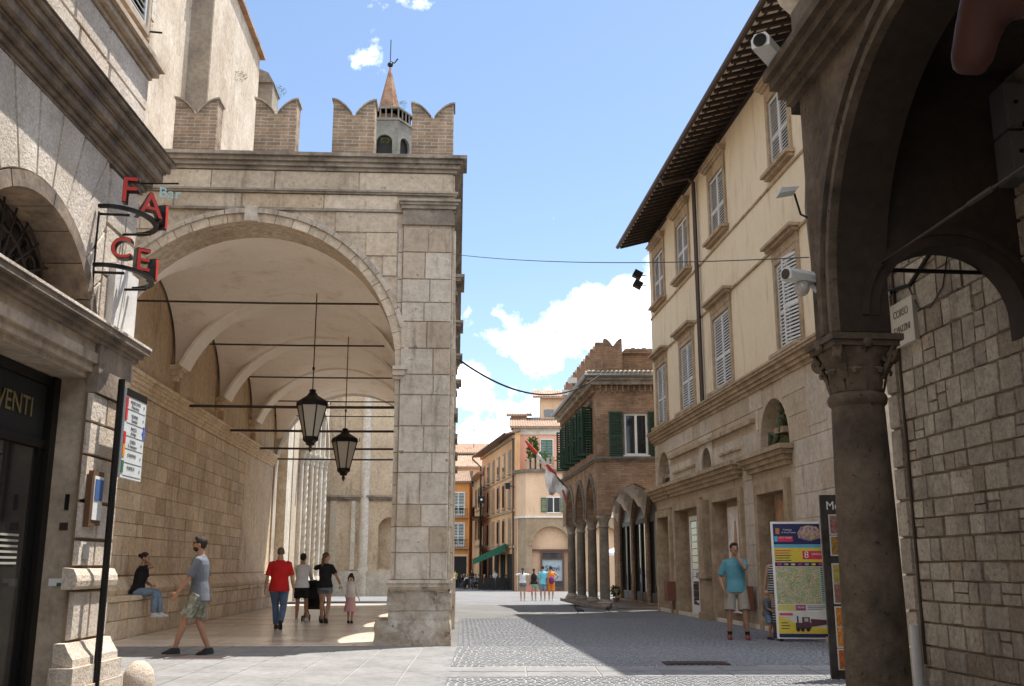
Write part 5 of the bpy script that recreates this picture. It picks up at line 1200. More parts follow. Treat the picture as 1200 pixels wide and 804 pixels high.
# cables across the street
def wire(a, b, sag, lab, r=.012, n=24):
    a, b = Vector(a), Vector(b); tag(M().tube([a.lerp(b, i/n)-Vector((0, 0, sag*4*(i/n)*(1-i/n))) for i in range(n+1)], r, 5).obj('cable', m_iron), lab, 'cable')
wire((-1.05, 18.2, 7.15), (2.95, 9.5, 4.35), .1, 'thin straight cable crossing the sky from the portico to the arcade', .006)
wire((-1.2, 22.6, 6.0), (3.0, 33.2, 7.7), .75, 'sagging cable with drops slung between the portico and the brick loggia', .025)
# ================================================================== PEOPLE
def V(*a): return Vector(a)
def ik(a, c, l1, l2, pole):
    a, c = Vector(a), Vector(c); d = c-a; L_ = d.length
    if L_ > (l1+l2)*.995: c = a+d*((l1+l2)*.995/L_); d = c-a; L_ = d.length
    x = (l1*l1-l2*l2+L_*L_)/(2*L_); h = sqrt(max(0, l1*l1-x*x)); u = d/L_; p = Vector(pole); p = (p-u*p.dot(u)).normalized()
    return a+u*x+p*h, c
def remesh(o, vs):
    m = o.modifiers.new('fuse', 'REMESH'); m.mode = 'VOXEL'; m.voxel_size = vs; m.use_smooth_shade = True
    s = o.modifiers.new('smooth', 'SMOOTH'); s.iterations = 2; s.factor = .5
    return o
m_skin = mat('skin', (.42, .25, .17), (.37, .21, .14), s=6, rough=.55, bump=0, fine=.05)
m_skint = mat('tanned skin', (.34, .185, .12), (.30, .16, .10), s=6, rough=.55, bump=0, fine=.05)
m_hair = mat('dark hair', (.03, .02, .015), (.015, .011, .009), s=30, bump=.5, bs=60, rough=.5)
m_hairb = mat('brown hair', (.16, .09, .045), (.08, .045, .02), s=30, bump=.5, bs=60, rough=.5)
m_blond = mat('blond hair', (.50, .38, .20), (.36, .26, .13), s=30, bump=.5, bs=60, rough=.5)
m_greyh = mat('cropped grey hair', (.13, .10, .085), (.08, .06, .05), s=30, bump=.3, rough=.7)
def cloth(name, c, c2=None, s=4): return mat(name, c, c2 or tuple(x*.82 for x in c), s=s, rough=.9, bump=.35, bs=13, fine=.06)
def person(label, loc, hd, H=1.75, feet=None, hands=None, top=None, bottom=None, shoes=None, hair=None, lean=(0, 0), drop=0, turn=0, nod=0, vs=.012, skin=None, build=1, group=None, poles=None, kn=None, socks=None, fem=False, beard=None, shades=False, fingers=True):
    k = H/1.75; skin = skin or m_skin
    t = thing('person', label, 'person', loc, hd, group); t.scale = (k, k, k)
    hz = .93-drop; w = build
    feet = feet or [(-.10, .0, .0), (.10, .05, .0)]
    lx, ly = lean
    def sp(z):   # spine centre at torso height z above hips
        f = z/.57; return V(lx*f, ly*f+.01*sin(f*3), hz+z)
    sw_ = (.158 if fem else .178)*w
    shp = [sp(.462)+V(s*sw_*.95, 0, 0) for s in (-1, 1)]
    hip = [V(s*.095, 0, hz-.02) for s in (-1, 1)]
    hands = hands or [(-.27, .04, .80), (.27, .04, .80)]
    b = M()
    prof_ = [(-.10, .12, .10), (-.03, .165, .12), (.05, .155, .115), (.15, .13 if fem else .145, .10), (.28, .145 if fem else .16, .115), (.40, .15 if fem else .166, .115), (.465, .125 if fem else .15, .095), (.51, .085, .075), (.545, .062, .06), (.62, .052, .056)]
    def tor(q, e, z0, z1, ez=1):
        R_ = []
        for z, a, c_ in prof_:
            if z < z0-.001 or z > z1+.001: continue
            c0 = sp(z); R_.append([c0+V((a*w+e)*cos(2*pi*i/18), (c_*w+e)*sin(2*pi*i/18), 0) for i in range(18)])
        q.rings(R_)
    tor(b, 0, -.2, .7)
    # head
    hc = sp(.57)+V(0, .025, .125); rot = Matrix.Rotation(turn, 3, 'Z') @ Matrix.Rotation(-nod, 3, 'X')
    def hp(x, y, z): return hc+rot @ V(x, y, z)
    b.tube([sp(.50), sp(.60), hc+V(0, 0, -.04)], [.062, .055, .055], 10)
    b.ell(hc+rot @ V(0, -.005, .02), (.074, .092, .098), 16, 12, rot); b.ell(hp(0, .02, -.045), (.056, .068, .068), 14, 10, rot); b.ell(hp(0, .05, -.085), (.03, .03, .024), 10, 6, rot)
    b.tube([hp(0, .082, .022), hp(0, .108, -.018), hp(0, .088, -.032)], [.011, .017, .01], 6)
    for s in (-1, 1): b.ell(hp(s*.076, -.005, -.005), (.012, .02, .032), 8, 6, rot)
    b.tube([hp(-.018, .083, -.052), hp(.018, .083, -.052)], [.009, .009], 5)
    # limbs
    el = []; wr = []
    for i, s in enumerate((-1, 1)):
        pole = (poles[i] if poles else None) or (s*.35, -1, -.1)
        e_, h_ = ik(shp[i], hands[i], .29, .26, pole); el.append(e_); wr.append(h_)
        b.tube([shp[i]+V(-s*.05, 0, .01), shp[i], shp[i].lerp(e_, .5), e_, e_.lerp(h_, .35), h_], [x*(.92 if fem else 1) for x in (.055, .056, .045, .036, .039, .025)], 10)
        d = (h_-e_).normalized(); side = d.cross(V(0, 1, 0)) if abs(d.y) < .9 else V(1, 0, 0); side.normalize(); pal = side.cross(d).normalized()
        # palm lies in the plane (d, pal): thin along side
        b.tube([h_-d*.01, h_+d*.04, h_+d*.085], [.023, .037, .036], 8, .5) if False else b.ell(h_+d*.045, (.018, .04, .055), 10, 8, Matrix((side, pal, d)).transposed())
        if fingers:
            for f in range(4):
                o0 = h_+d*.075+pal*(.028-.019*f); ln = (.062, .07, .066, .052)[f]
                c1 = o0+d*ln*.5+side*(-s*.006); c2 = c1+(d*.75-side*s*.55).normalized()*ln*.55
                b.tube([o0, c1, c2], [.0098, .0092, .0080], 6)
            th = h_+d*.02+pal*.034; b.tube([th, th+(d*.7+pal*.7).normalized()*.035, th+(d*.95+pal*.35).normalized()*.068], [.012, .011, .009], 6)
    kne = []; ank = []
    for i, s in enumerate((-1, 1)):
        f = feet[i]; a_ = V(f[0], f[1], f[2]+.085); pole = (kn[i] if kn else (s*.08, 1, .15)); kk, a_ = ik(hip[i], a_, .43, .42, pole); kne.append(kk); ank.append(a_)
        b.tube([hip[i]+V(0, 0, .04), hip[i].lerp(kk, .3), hip[i].lerp(kk, .75), kk, kk.lerp(a_, .25)+V(0, -.012, 0), kk.lerp(a_, .55), a_], [.088*w, .082*w, .060, .052, .056, .046, .033], 12)
        b.ell(a_+V(0, .05, -.045), (.036, .10, .032), 10, 6)
    bo = b.obj('body', skin, t); remesh(bo, vs)
    if top:
        m_, slv, hem = top[:3]; q = M(); e = .020
        R_ = []
        for z, a, c_ in [(hem, .185, .145), (hem+.08, .178, .135)]+[(p[0], p[1]+(.008 if p[0] < .1 else .004), p[2]+(.01 if p[0] < .1 else .004)) for p in prof_ if hem+.1 < p[0] < .5]+[(.505, .085, .075), (.535, .06, .062)]:
            c0 = sp(z); R_.append([c0+V((a*w+e)*cos(2*pi*i/18), (c_*w+e)*sin(2*pi*i/18), 0) for i in range(18)])
        q.rings(R_)
        for i, s in enumerate((-1, 1)):
            if slv <= 0: continue
            if slv <= .55: en = shp[i].lerp(el[i], slv*1.8); q.tube([shp[i]+V(-s*.07, 0, .01), shp[i]+V(0, 0, -.005), shp[i].lerp(en, .5), en], [.060, .064, .063, .066], 12)
            else: q.tube([shp[i]+V(-s*.07, 0, .01), shp[i]+V(0, 0, -.005), shp[i].lerp(el[i], .5), el[i], wr[i].lerp(el[i], .15)], [.060, .063, .056, .050, .042], 12)
        remesh(q.obj('top', m_, t), max(vs, .011))
    if bottom:
        kind, m_, ln = bottom; q = M(); e = .010
        R_ = []
        for z, a, c_ in [(-.13, .15, .12), (-.09, .165, .13), (-.03, .172, .127), (.06, .158, .118)]:
            c0 = sp(z); R_.append([c0+V((a*w+e)*cos(2*pi*i/18), (c_*w+e)*sin(2*pi*i/18), 0) for i in range(18)])
        if kind == 'skirt':
            zb = (hz-.13)*(1-ln); f0 = V(0, (kne[0].y+kne[1].y)*.35*ln, 0)
            R_.insert(0, [V(0, 0, hz)+f0+V((.25+.03*sin(9*2*pi*i/36*2))*cos(2*pi*i/36*2)*1.0, (.19+.02*sin(9*i))*sin(2*pi*i/36*2), -(hz-zb)*1.0) for i in range(18)]); q.rings(R_)
        else:
            q.rings(R_)
            for i, s in enumerate((-1, 1)):
                full = ln > 1
                if full: q.tube([hip[i]+V(0, 0, -.02), hip[i].lerp(kne[i], .5), kne[i], kne[i].lerp(ank[i], .5), kne[i].lerp(ank[i], .97)], [.112*w, .092*w, .074, .072, .060], 12)
                else: q.tube([hip[i]+V(0, 0, -.02), hip[i].lerp(kne[i], .4*ln), hip[i].lerp(kne[i], ln)], [.112*w, .104*w, (.088+.02*ln)*w], 14)
        remesh(q.obj('trousers' if ln > 1 else kind, m_, t), max(vs, .011))
    for i, s in enumerate((-1, 1)):
        a_ = ank[i]; q = M(); pitch = feet[i][3] if len(feet[i]) > 3 else 0
        rr_ = Matrix.Rotation(pitch, 3, 'X')
        def fp(x, y, z): return a_+rr_ @ V(x, y, z)
        if shoes:
            q.rings([[fp(.045*cos(2*pi*j/12)*sx_, .055+.135*sin(2*pi*j/12), z) for j in range(12)] for sx_, z in ((1, -.085), (1.02, -.065))]+[[fp(.043*cos(2*pi*j/12), .05+.125*sin(2*pi*j/12), -.045+(.02 if sin(2*pi*j/12) < .2 else -.008)) for j in range(12)]]+[[fp(.038*cos(2*pi*j/12), -.0+.058*sin(2*pi*j/12), .005) for j in range(12)]])
            q.obj('shoe', shoes, t, 50)
        if socks: M().tube([a_+V(0, 0, -.03), a_.lerp(kne[i], .16)], [.042, .046], 10).obj('sock', socks, t, True)
    if hair:
        m_, st = hair; q = M()
        q.ell(hc+rot @ V(0, -.018, .038), (.083, .096, .092), 16, 12, rot)
        if st == 'short': q.ell(hp(0, -.045, .0), (.074, .06, .07), 12, 8, rot); q.ell(hp(0, .04, .095), (.055, .05, .035), 10, 6, rot)
        if st == 'crop': q = M(); q.ell(hc+rot @ V(0, -.014, .03), (.079, .092, .092), 16, 12, rot)
        if st in ('long', 'pony'): q.tube([hp(0, -.06, .03), hp(0, -.095, -.06), hp(0, -.10, -.18), hp(.01, -.09, -.33)], [.07, .075 if st == 'long' else .035, .075 if st == 'long' else .035, .03], 10, .55)
        if st == 'pigtails':
            for s in (-1, 1): q.tube([hp(s*.05, -.05, .03), hp(s*.10, -.05, -.04), hp(s*.11, -.03, -.22)], [.04, .032, .015], 8)
        if st == 'bun': q.ell(hp(0, -.125, .04), (.045, .04, .045), 10, 8)
        ho = q.obj('hair', m_, t); remesh(ho, .010)
    if vs <= .012:
        for s in (-1, 1): M().ell(hp(s*.03, .080, .022), (.012, .008, .008), 8, 6, rot).obj('eye', m_dglass if not shades else m_iron, t)
        M().box(-.02, .02, -.003, .003, -.003, .003).obj('mouth', plain('lips', (.30, .11, .09), .6), t).location = hp(0, .090, -.050)
        if shades:
            g_ = M()
            for s in (-1, 1): g_.ell(hp(s*.032, .088, .022), (.026, .008, .020), 10, 6, rot); g_.tube([hp(s*.055, .08, .026), hp(s*.08, .0, .02)], .004, 4)
            g_.obj('glasses', m_iron, t)
        if beard: M().ell(hp(0, .028, -.062), (.058, .066, .05), 12, 8, rot).obj('beard', beard, t)
    return t
def pw(x, y): return (x, y, gz(y)+.016)
c_grey = cloth('heather grey cotton', (.13, .14, .16)); c_black = cloth('black cotton', (.018, .018, .02)); c_red = cloth('red polo cotton', (.50, .02, .02)); c_jean = cloth('blue denim', (.10, .16, .26), (.06, .10, .18), 9)
c_ljean = cloth('washed denim', (.22, .30, .40), (.15, .21, .30), 9); c_white = cloth('white cotton', (.62, .62, .62)); c_camo = mat('camouflage cotton', (.33, .32, .25), (.10, .10, .07), s=14, bump=.2, rough=.9, detail=2)
c_pink = cloth('pink tulle', (.55, .33, .36)); c_teal = cloth('teal polo cotton', (.10, .27, .33)); c_kh = cloth('khaki cotton', (.28, .25, .20)); c_cyan = cloth('sky blue cotton', (.16, .50, .62)); c_or = cloth('orange cotton', (.75, .23, .04)); c_mint = cloth('mint cotton', (.22, .48, .32)); c_den = cloth('grey denim', (.17, .20, .24), (.10, .12, .15), 12)
s_blk = plain('black shoe', (.015, .015, .016), .6); s_wht = plain('white shoe', (.62, .62, .62), .6); s_red = plain('dark red shoe', (.16, .03, .03), .7)
m_st = bpy.data.materials.new('navy and white stripes'); m_st.use_nodes = True
_t = m_st.node_tree; _w = _t.nodes.new('ShaderNodeTexWave'); _c = _t.nodes.new('ShaderNodeTexCoord'); _r = _t.nodes.new('ShaderNodeValToRGB'); _w.bands_direction = 'Z'; _w.inputs['Scale'].default_value = 6.5
_t.links.new(_c.outputs['Object'], _w.inputs['Vector']); _t.links.new(_w.outputs['Fac'], _r.inputs[0]); _r.color_ramp.elements[0].position = .62; _r.color_ramp.elements[0].color = (.015, .015, .02, 1); _r.color_ramp.elements[1].position = .72; _r.color_ramp.elements[1].color = (.5, .5, .5, 1); _t.links.new(_r.outputs[0], _t.nodes['Principled BSDF'].inputs['Base Color'])
# walking man in the foreground, seen from his left side
person('man in grey t-shirt, camouflage shorts and black sneakers striding left', pw(-4.86, 16.02), 97, 1.80, feet=[(-.09, .30, 0, 0), (.10, -.16, .01, -.1)], hands=[(-.24, .30, .88), (.27, -.10, .84)],
       top=(c_grey, .5, -.14), bottom=('shorts', c_camo, .88), shoes=s_blk, hair=(m_hair, 'short'), skin=m_skint, beard=m_hair, lean=(0, .02), nod=-.08, shades=True, vs=.009, build=1.0)
# seated woman on the bench
wx, wy = Pw(-6.36, 3.05)
person('woman in black top and jeans sitting on the stone bench, hand at her face', (wx, wy, .80-.93+.52+.03), -93, 1.64, drop=.45, feet=[(-.10, .50, -.06), (.10, .44, -.06)], hands=[(-.05, .30, 1.02-.45+.02), (.05, .17, 1.60-.46)],
       top=(c_black, .35, -.06), bottom=('trousers', c_ljean, 1.2), shoes=s_wht, hair=(m_hair, 'bun'), lean=(0, .10), poles=[(-.6, -.5, -.4), (.5, .2, -1)], kn=[(0, .4, 1), (0, .4, 1)], fem=True, vs=.009, nod=.1)
# family walking away under the portico
G4 = 'family walking away under the portico'
person('man in red polo shirt and blue jeans walking away', pw(-5.12, 22.6), 6, 1.76, feet=[(-.05, .16, 0, 0), (.09, -.22, .07, -.7)], hands=[(-.31, .0, .80), (.31, .10, .80)], top=(c_red, .5, -.13), bottom=('trousers', c_jean, 1.2), shoes=s_blk, hair=(m_greyh, 'crop'), build=1.14, vs=.011, group=G4)
person('woman in white blouse and black shorts pushing the stroller', pw(-5.18, 25.3), 0, 1.66, feet=[(-.10, .0, 0, 0), (.10, .25, 0, 0)], hands=[(-.13, .42, .98), (.20, .42, .98)], top=(c_white, .9, -.06), bottom=('shorts', c_black, .7), shoes=s_wht, hair=(m_hair, 'short'), fem=True, vs=.011, group=G4, skin=m_skint, lean=(0, .05))
person('woman in black t-shirt and denim shorts holding the little girl by the hand', pw(-4.55, 25.0), -2, 1.68, feet=[(-.08, .10, 0, 0), (.08, -.10, .02, -.3)], hands=[(-.10, .12, 1.35), (.40, .02, .92)], top=(c_black, .4, -.06), bottom=('shorts', c_den, .42), shoes=s_blk, hair=(m_hairb, 'long'), turn=-.75, fem=True, vs=.011, group=G4, poles=[(-1, 0, .1), (.3, -1, 0)])
person('little girl in white top and pink skirt with long dark hair', pw(-3.92, 25.0), -6, 1.18, feet=[(-.07, .05, 0, 0), (.07, -.03, 0, 0)], hands=[(-.42, .02, 1.24), (.30, .05, .85)], top=(c_white, .9, -.04), bottom=('skirt', c_pink, .5), shoes=s_blk, hair=(m_hair, 'pigtails'), fem=True, vs=.013, group=G4)
# people by the ochre wall
person('man in teal polo shirt and khaki shorts standing with a hand at his mouth', (4.26, 19.55, .012), 168, 1.79, feet=[(-.17, .05, 0, 0), (.15, .0, 0, 0)], hands=[(-.05, .20, 1.50), (.22, .10, .90)], top=(c_teal, .5, -.09), bottom=('shorts', c_kh, .95), shoes=s_red, hair=(m_hair, 'short'), socks=c_black, poles=[(-.6, .3, -1), (.8, -.6, 0)], vs=.009, skin=m_skint, turn=.25)
person('woman in striped dress and sunglasses half hidden behind the map board', (5.18, 20.1, .012), 175, 1.68, feet=[(-.09, .0, 0, 0), (.09, .0, 0, 0)], top=(m_st, .0, -.06), bottom=('skirt', m_st, .62), shoes=s_blk, hair=(m_blond, 'short'), shades=True, fem=True, vs=.011)
person('blond toddler in grey shirt and blue shorts standing by the map board', (4.83, 19.55, .012), -120, .90, feet=[(-.08, .0, 0, 0), (.08, .05, 0, 0)], hands=[(-.25, .25, 1.0), (.20, .30, 1.0)], top=(c_grey, .5, -.08), bottom=('shorts', c_ljean, .8), shoes=s_blk, hair=(m_blond, 'crop'), vs=.016, build=1.12)
# four friends far down the street
G5 = 'four friends standing in the sunlit street'
for u, H_, tp, bt, hr, f_, lab, hd_, hs in ((612, 1.66, (c_white, .4, .0), ('shorts', c_den, .35), (m_hair, 'long'), True, 'young woman in white top and short grey denim with elbows out', 0, [(-.16, .10, 1.32), (.16, .10, 1.32)]),
      (624.5, 1.62, (c_black, 0, -.04), ('shorts', c_mint, .4), (m_hair, 'long'), True, 'young woman in black top and mint shorts', 4, None),
      (634.5, 1.76, (c_cyan, .5, -.12), ('shorts', c_ljean, .8), (m_hair, 'short'), False, 'young man in sky blue t-shirt and blue shorts', 0, None),
      (643.5, 1.74, (c_or, .1, -.12), ('shorts', c_or, .95), (m_hair, 'short'), False, 'young man in orange vest and shorts with a purple bag', -3, [(-.27, .04, .8), (.22, .10, 1.05)])):
    Y = 52.6; x = (u-600)/1170*53.6
    pp = person(lab, pw(x, Y), hd_, H_, top=tp, bottom=bt, hair=hr, fem=f_, vs=.018, group=G5, fingers=False, shoes=s_wht, hands=hs, feet=[(-.09, .02, 0), (.09, -.05, 0)], poles=[(-1, 0, 0), (1, 0, 0)] if hs else None)
x = (643.5-600)/1170*53.6
q = M(); q.ell((0, 0, 0), (.15, .09, .2), 12, 8); bo = q.obj('backpack', plain('purple nylon', (.14, .02, .12), .7), None, True); bo.location = (x+.03, 52.4, gz(52.4)+1.03); tag(bo, 'purple drawstring bag on the back of the man in orange', 'bag')
q = M().box(-.13, .13, -.05, .05, -.17, .17); q.tube([(-.08, 0, .17), (-.05, 0, .34), (.05, 0, .34), (.08, 0, .17)], .012, 5); bo = q.obj('shopping_bag', plain('pink paper bag', (.62, .22, .2), .8)); bo.location = ((619.5-600)/1170*53.6, 52.6, gz(52.6)+.62); tag(bo, 'pink carrier bag held between the two young women', 'bag')
# stroller
st = thing('stroller', 'black pushchair with small double wheels pushed under the portico', 'stroller', (-4.95, 25.9, .016), 0)
for s in (-1, 1):
    M().tube([(s*.22, -.52, .98), (s*.22, -.2, .62), (s*.20, .35, .12)], .014, 6).tube([(s*.22, -.25, .10), (s*.22, .1, .45), (s*.21, .2, .72)], .014, 6).obj('frame', m_iron, st)
    for y_, sx_ in ((-.27, -.03), (-.27, .03), (.35, -.03), (.35, .03)):
        w_ = M().tube([(s*.22+sx_-.012, y_, .075), (s*.22+sx_+.012, y_, .075)], .075, 14).obj('wheel', s_blk, st, 40); M().tube([(s*.22+sx_-.014, y_, .075), (s*.22+sx_+.014, y_, .075)], .03, 8).obj('hub', m_shut, w_)
M().tube([(-.22, -.52, .98), (.22, -.52, .98)], .018, 6).obj('handle', m_iron, st)
q = M(); q.prism([(-.15, .35), (.15, .28), (.2, .38), (-.08, .48), (-.22, .85), (-.3, .82)], 'x', -.2, .2); q.obj('seat', c_black, st)
q = M(); q.rings([[(.22*cos(pi*i/10), -.18-.3*sin(a)*1.0+.0, .62+.30*cos(a)*sin(pi*i/10)+.1) for i in range(11)] for a in (-.6, -.2, .3, .9)]); remesh(q.obj('canopy', c_black, st), .02)
q = M(); q.tube([(-.12, -.5, .93), (.1, -.5, .93)], .02, 5); q.box(-.13, .13, -.47, -.38, .55, .82); q.obj('hanging_bag', c_black, st)
# cyclist glimpsed behind the loggia columns
x = (727-600)/1170*61; bk_ = thing('bicycle', 'dark bicycle glimpsed between the loggia columns', 'bicycle', (x+.15, 60.2, gz(60)), 70)
for y_ in (-.52, .52):
    M().tube([(0, y_+.33*cos(2*pi*i/20), .34+.33*sin(2*pi*i/20)) for i in range(21)], .02, 5).obj('wheel', s_blk, bk_)
M().tube([(0, -.52, .34), (0, 0, .32), (0, -.15, .8), (0, .4, .82), (0, .52, .34)], .02, 5).tube([(0, 0, .32), (0, .4, .75)], .02, 5).obj('frame', m_iron, bk_)
M().tube([(-.25, .35, 1.02), (0, .42, .98), (.25, .35, 1.02)], .015, 5).obj('handlebar', m_iron, bk_); M().ell((0, -.18, .88), (.07, .13, .04)).obj('saddle', s_blk, bk_)
person('man in blue t-shirt pushing a bicycle behind the loggia', (x-.45, 59.8, gz(60)), -110, 1.72, top=(cloth('royal blue cotton', (.05, .12, .35)), .5, -.1), bottom=('shorts', c_den, .8), shoes=s_blk, hair=(m_hair, 'short'), vs=.02, fingers=False, hands=[(-.2, .45, 1.05), (.2, .45, 1.05)], feet=[(-.1, .1, 0), (.1, -.1, 0)])
# terrace crowd and cafe furniture in the distance: each seated or standing guest is a person
rc = random.Random(5); cols = [c_black, c_grey, c_white, cloth('maroon cotton', (.22, .04, .05)), c_den, c_kh, cloth('navy cotton', (.02, .03, .08)), cloth('yellow cotton', (.45, .42, .08))]
cn = ['black', 'grey', 'white', 'maroon', 'denim blue', 'khaki', 'navy', 'yellow green']
spots = [(536, 90, 0, 7), (543, 93, 1, 0), (549, 92, 1, 2), (555, 94, 0, 0), (563, 91, 1, 5), (569, 89, 1, 3), (576, 90, 1, 0), (581, 89, 0, 2), (587, 90, 1, 6), (593, 89, 1, 0), (600, 88, 0, 0), (546, 95, 1, 0), (559, 95, 1, 4)]
base_s = base_n = None
cm_ = M(); cm_.box(-.2, .2, -.2, .2, .43, .47); cm_.box(-.2, .2, -.22, -.19, .47, .9)
for a in (-.17, .17):
    for b_ in (-.17, .17): cm_.box(a-.015, a+.015, b_-.015, b_+.015, 0, .43)
tm_ = M(); tm_.rev(0, 0, [(.32, .72), (.32, .75)], 12); tm_.rev(0, 0, [(.03, .04), (.03, .72)], 6); tm_.rev(0, 0, [(.22, 0), (.2, .04)], 10)
chm, tbm = cm_.mesh('chair', plain('dark cafe chair', (.03, .028, .025), .6)), tm_.mesh('table', m_iron)
for i, (u, Y, sit, ci) in enumerate(spots):
    x = (u-600)/1170*(Y+1); z = gz(Y)
    place = 'standing' if not sit else 'sitting'; where = 'by the orange house doorway' if u < 560 else 'under the green awning'
    person('%s guest dressed in %s, %s%s %s' % (place, cn[ci], ('far ' if i % 2 else ''), ['left side', 'centre', 'right side'][i % 3], where), (x, Y, z), rc.choice([180, 90, -90, 150, 30]), 1.7, drop=.42 if sit else 0, feet=[(-.12, .42 if sit else .02, 0), (.12, .40 if sit else -.02, 0)], hands=[(-.15, .28, 1.08-.35*sit), (.15, .28, 1.08-.35*sit)],
           top=(cols[ci], .5, -.06), bottom=('trousers', c_den if i % 2 else c_black, 1.2), hair=((m_hair, m_hairb, m_blond)[i % 3], 'short'), vs=.03, fingers=False, group='guests at the distant cafe terrace', kn=[(0, .6, 1), (0, .6, 1)] if sit else None)
    if sit: c = inst('cafe_chair', chm, None, (x, Y, z), (0, 0, rc.uniform(0, 6))); tag(c, 'dark cafe chair under the %s guest from the left' % ['first', 'second', 'third', 'fourth', 'fifth', 'sixth', 'seventh', 'eighth', 'ninth', 'tenth', 'eleventh', 'twelfth', 'last'][sorted(s_[0] for s_ in spots).index(u)], 'chair', 'dark chairs of the distant cafe')
for i, (u, Y) in enumerate([(546, 91.6), (566, 89.5), (578, 88.4), (590, 88.6), (584, 91)]):
    tag(inst('cafe_table', tbm, None, ((u-600)/1170*(Y+1), Y, gz(Y))), ('leftmost', 'second from left', 'third from left', 'rightmost', 'second from right')[i]+' of the small round tables on the distant cafe terrace', 'table', 'round tables of the distant cafe')
aw_ = thing('awning', 'long dark green shop awning over the cafe in front of the amber palace', 'awning', (-3.35, 88.6, 0), 0)
q = M(); q.prism([(0, 0), (2.8, 1.15), (2.8, 1.75), (0, .45)], 'y', -1.2, -1.15); q.prism([(0, .42), (2.8, 1.72), (2.8, 1.78), (0, .48)], 'y', -1.15, 5); o = q.obj('canopy', plain('dark green canvas', (.012, .10, .06), .8), aw_); o.location = (0, 0, 1.5)
M().tube([(.1, -1.1, 2.0), (2.7, -1.1, 3.2)], .03, 5).obj('arm', m_iron, aw_)
for x, y in ((.0, -1.1), (2.7, -1.1)): M().tube([(x, y, -.55), (x, y, 2.0)], .035, 6).obj('pole', m_iron, aw_)
q = M()
for k in range(7): M().box(-2.9+k*.55, -2.5+k*.55, 87.5, 87.6, gz(87), gz(87)+1.0).obj('windbreak', m_iron) if False else None
wb = thing('windbreak', 'dark panelled screen round the cafe terrace', 'screen', (-2.9, 87.4, gz(87)))
for k in range(7): M().box(k*.5, k*.5+.46, 0, .04, .05, 1.0).obj('panel', m_iron, wb)
um = thing('umbrella', 'white market umbrella glimpsed behind the loggia', 'umbrella', ((730-600)/1170*66, 65, gz(65)))
M().rev(0, 0, [(1.6, 2.5), (1.58, 2.7), (.05, 3.3)], 8).obj('canopy', m_white, um); M().tube([(0, 0, 0), (0, 0, 2.6)], .03, 6).obj('pole', m_iron, um)
for (x, y, lab) in ((-1.0, 87.5, 'black iron street lamp on the amber palace corner'),):
    t = thing('street_lamp', lab, 'street lamp', (.0, 84.7, 0)); M().tube([(.2, .3, 7.9), (-.3, -.3, 8.0)], .04, 5).obj('arm', m_iron, t); M().box(-.55, -.15, -.5, -.2, 7.7, 8.2).obj('head', m_iron, t)
t = thing('street_lamp', 'black box lamp in front of the amber palace windows', 'street lamp', (-2.7, 89, 7.1)); M().box(-.3, .3, -.3, .3, -.3, .3).obj('head', m_iron, t); M().ell((.02, -.3, 0), (.1, .04, .1)).obj('glass', m_white, t)
# flag on a slanting pole from the loggia
FL = thing('flag', 'red and white flag furled along a slanting pole on the loggia corner', 'flag', (2.45, 41.0, 3.85))
p0, p1 = V(.25, 0, .1), V(-1.9, 0, 2.55); M().tube([p0, p1], .03, 6).obj('pole', m_gut, FL)
q = M(); n = 10
for j, (t0, t1, c_) in enumerate(((.97, .78, 0), (.78, .6, 1), (.6, .42, 0))):
    pts = [p0.lerp(p1, t0+(t1-t0)*i/4) for i in range(5)]
    M().tube(pts, [.05, .075, .065, .08, .06], 7, .7).obj('furled_cloth', (plain('flag red', (.55, .05, .04), .8), m_white)[c_], FL, True)
q = M(); vs = []; a, b = p0.lerp(p1, .62), p0.lerp(p1, .12)
for i in range(9):
    for j in range(7):
        s = a.lerp(b, i/8); vs.append(s+V(.02*sin(j*1.3), .09*sin(i*1.7+j*.6), -j*.19*(1-.25*i/8)*(.8+.2*sin(i*1.3))-(.02)))
q.add(vs, [(i*7+j, i*7+j+1, (i+1)*7+j+1, (i+1)*7+j) for i in range(8) for j in range(6)])
o = q.obj('hanging_cloth', m_white, FL, True); so_ = o.modifiers.new('thick', 'SOLIDIFY'); so_.thickness = .01
M().tube([p0.lerp(p1, .3)+V(0, -.09, -.3), p0.lerp(p1, .22)+V(0, -.09, -.6), p0.lerp(p1, .12)+V(0, -.09, -.62)], [.04, .07, .03], 6).obj('red_motif', plain('flag red print', (.45, .10, .06), .8), FL)
# pigeons
def pigeon(x, y, rz, lab):
    t = thing('pigeon', lab, 'pigeon', (x, y, .012), rz)
    q = M(); q.ell((0, 0, .12), (.055, .12, .06), 12, 8, Matrix.Rotation(.35, 3, 'X')); q.tube([(0, .07, .15), (0, .11, .2), (0, .12, .225)], [.04, .03, .028], 8); q.ell((0, .13, .235), (.026, .035, .026)); q.tube([(0, .16, .235), (0, .185, .228)], [.008, .003], 5)
    q.tube([(0, -.08, .11), (0, -.2, .07)], [.04, .025], 6, .3); remesh(q.obj('body', plain('dark pigeon grey', (.045, .05, .065), .6), t), .008)
    for s in (-1, 1): M().tube([(s*.02, .0, .08), (s*.025, .01, .0), (s*.025, .04, .002)], .006, 5).obj('leg', s_red, t); M().ell((s*.048, -.03, .125), (.018, .10, .045), 10, 6, Matrix.Rotation(.3, 3, 'X')).obj('wing', plain('pigeon wing', (.09, .095, .11), .6), t)
pigeon(1.93, 30.2, 60, 'dark pigeon on the shaded street in front of the second loggia column'); pigeon(2.95, 31.3, -40, 'dark pigeon close to the foot of the corner loggia column')
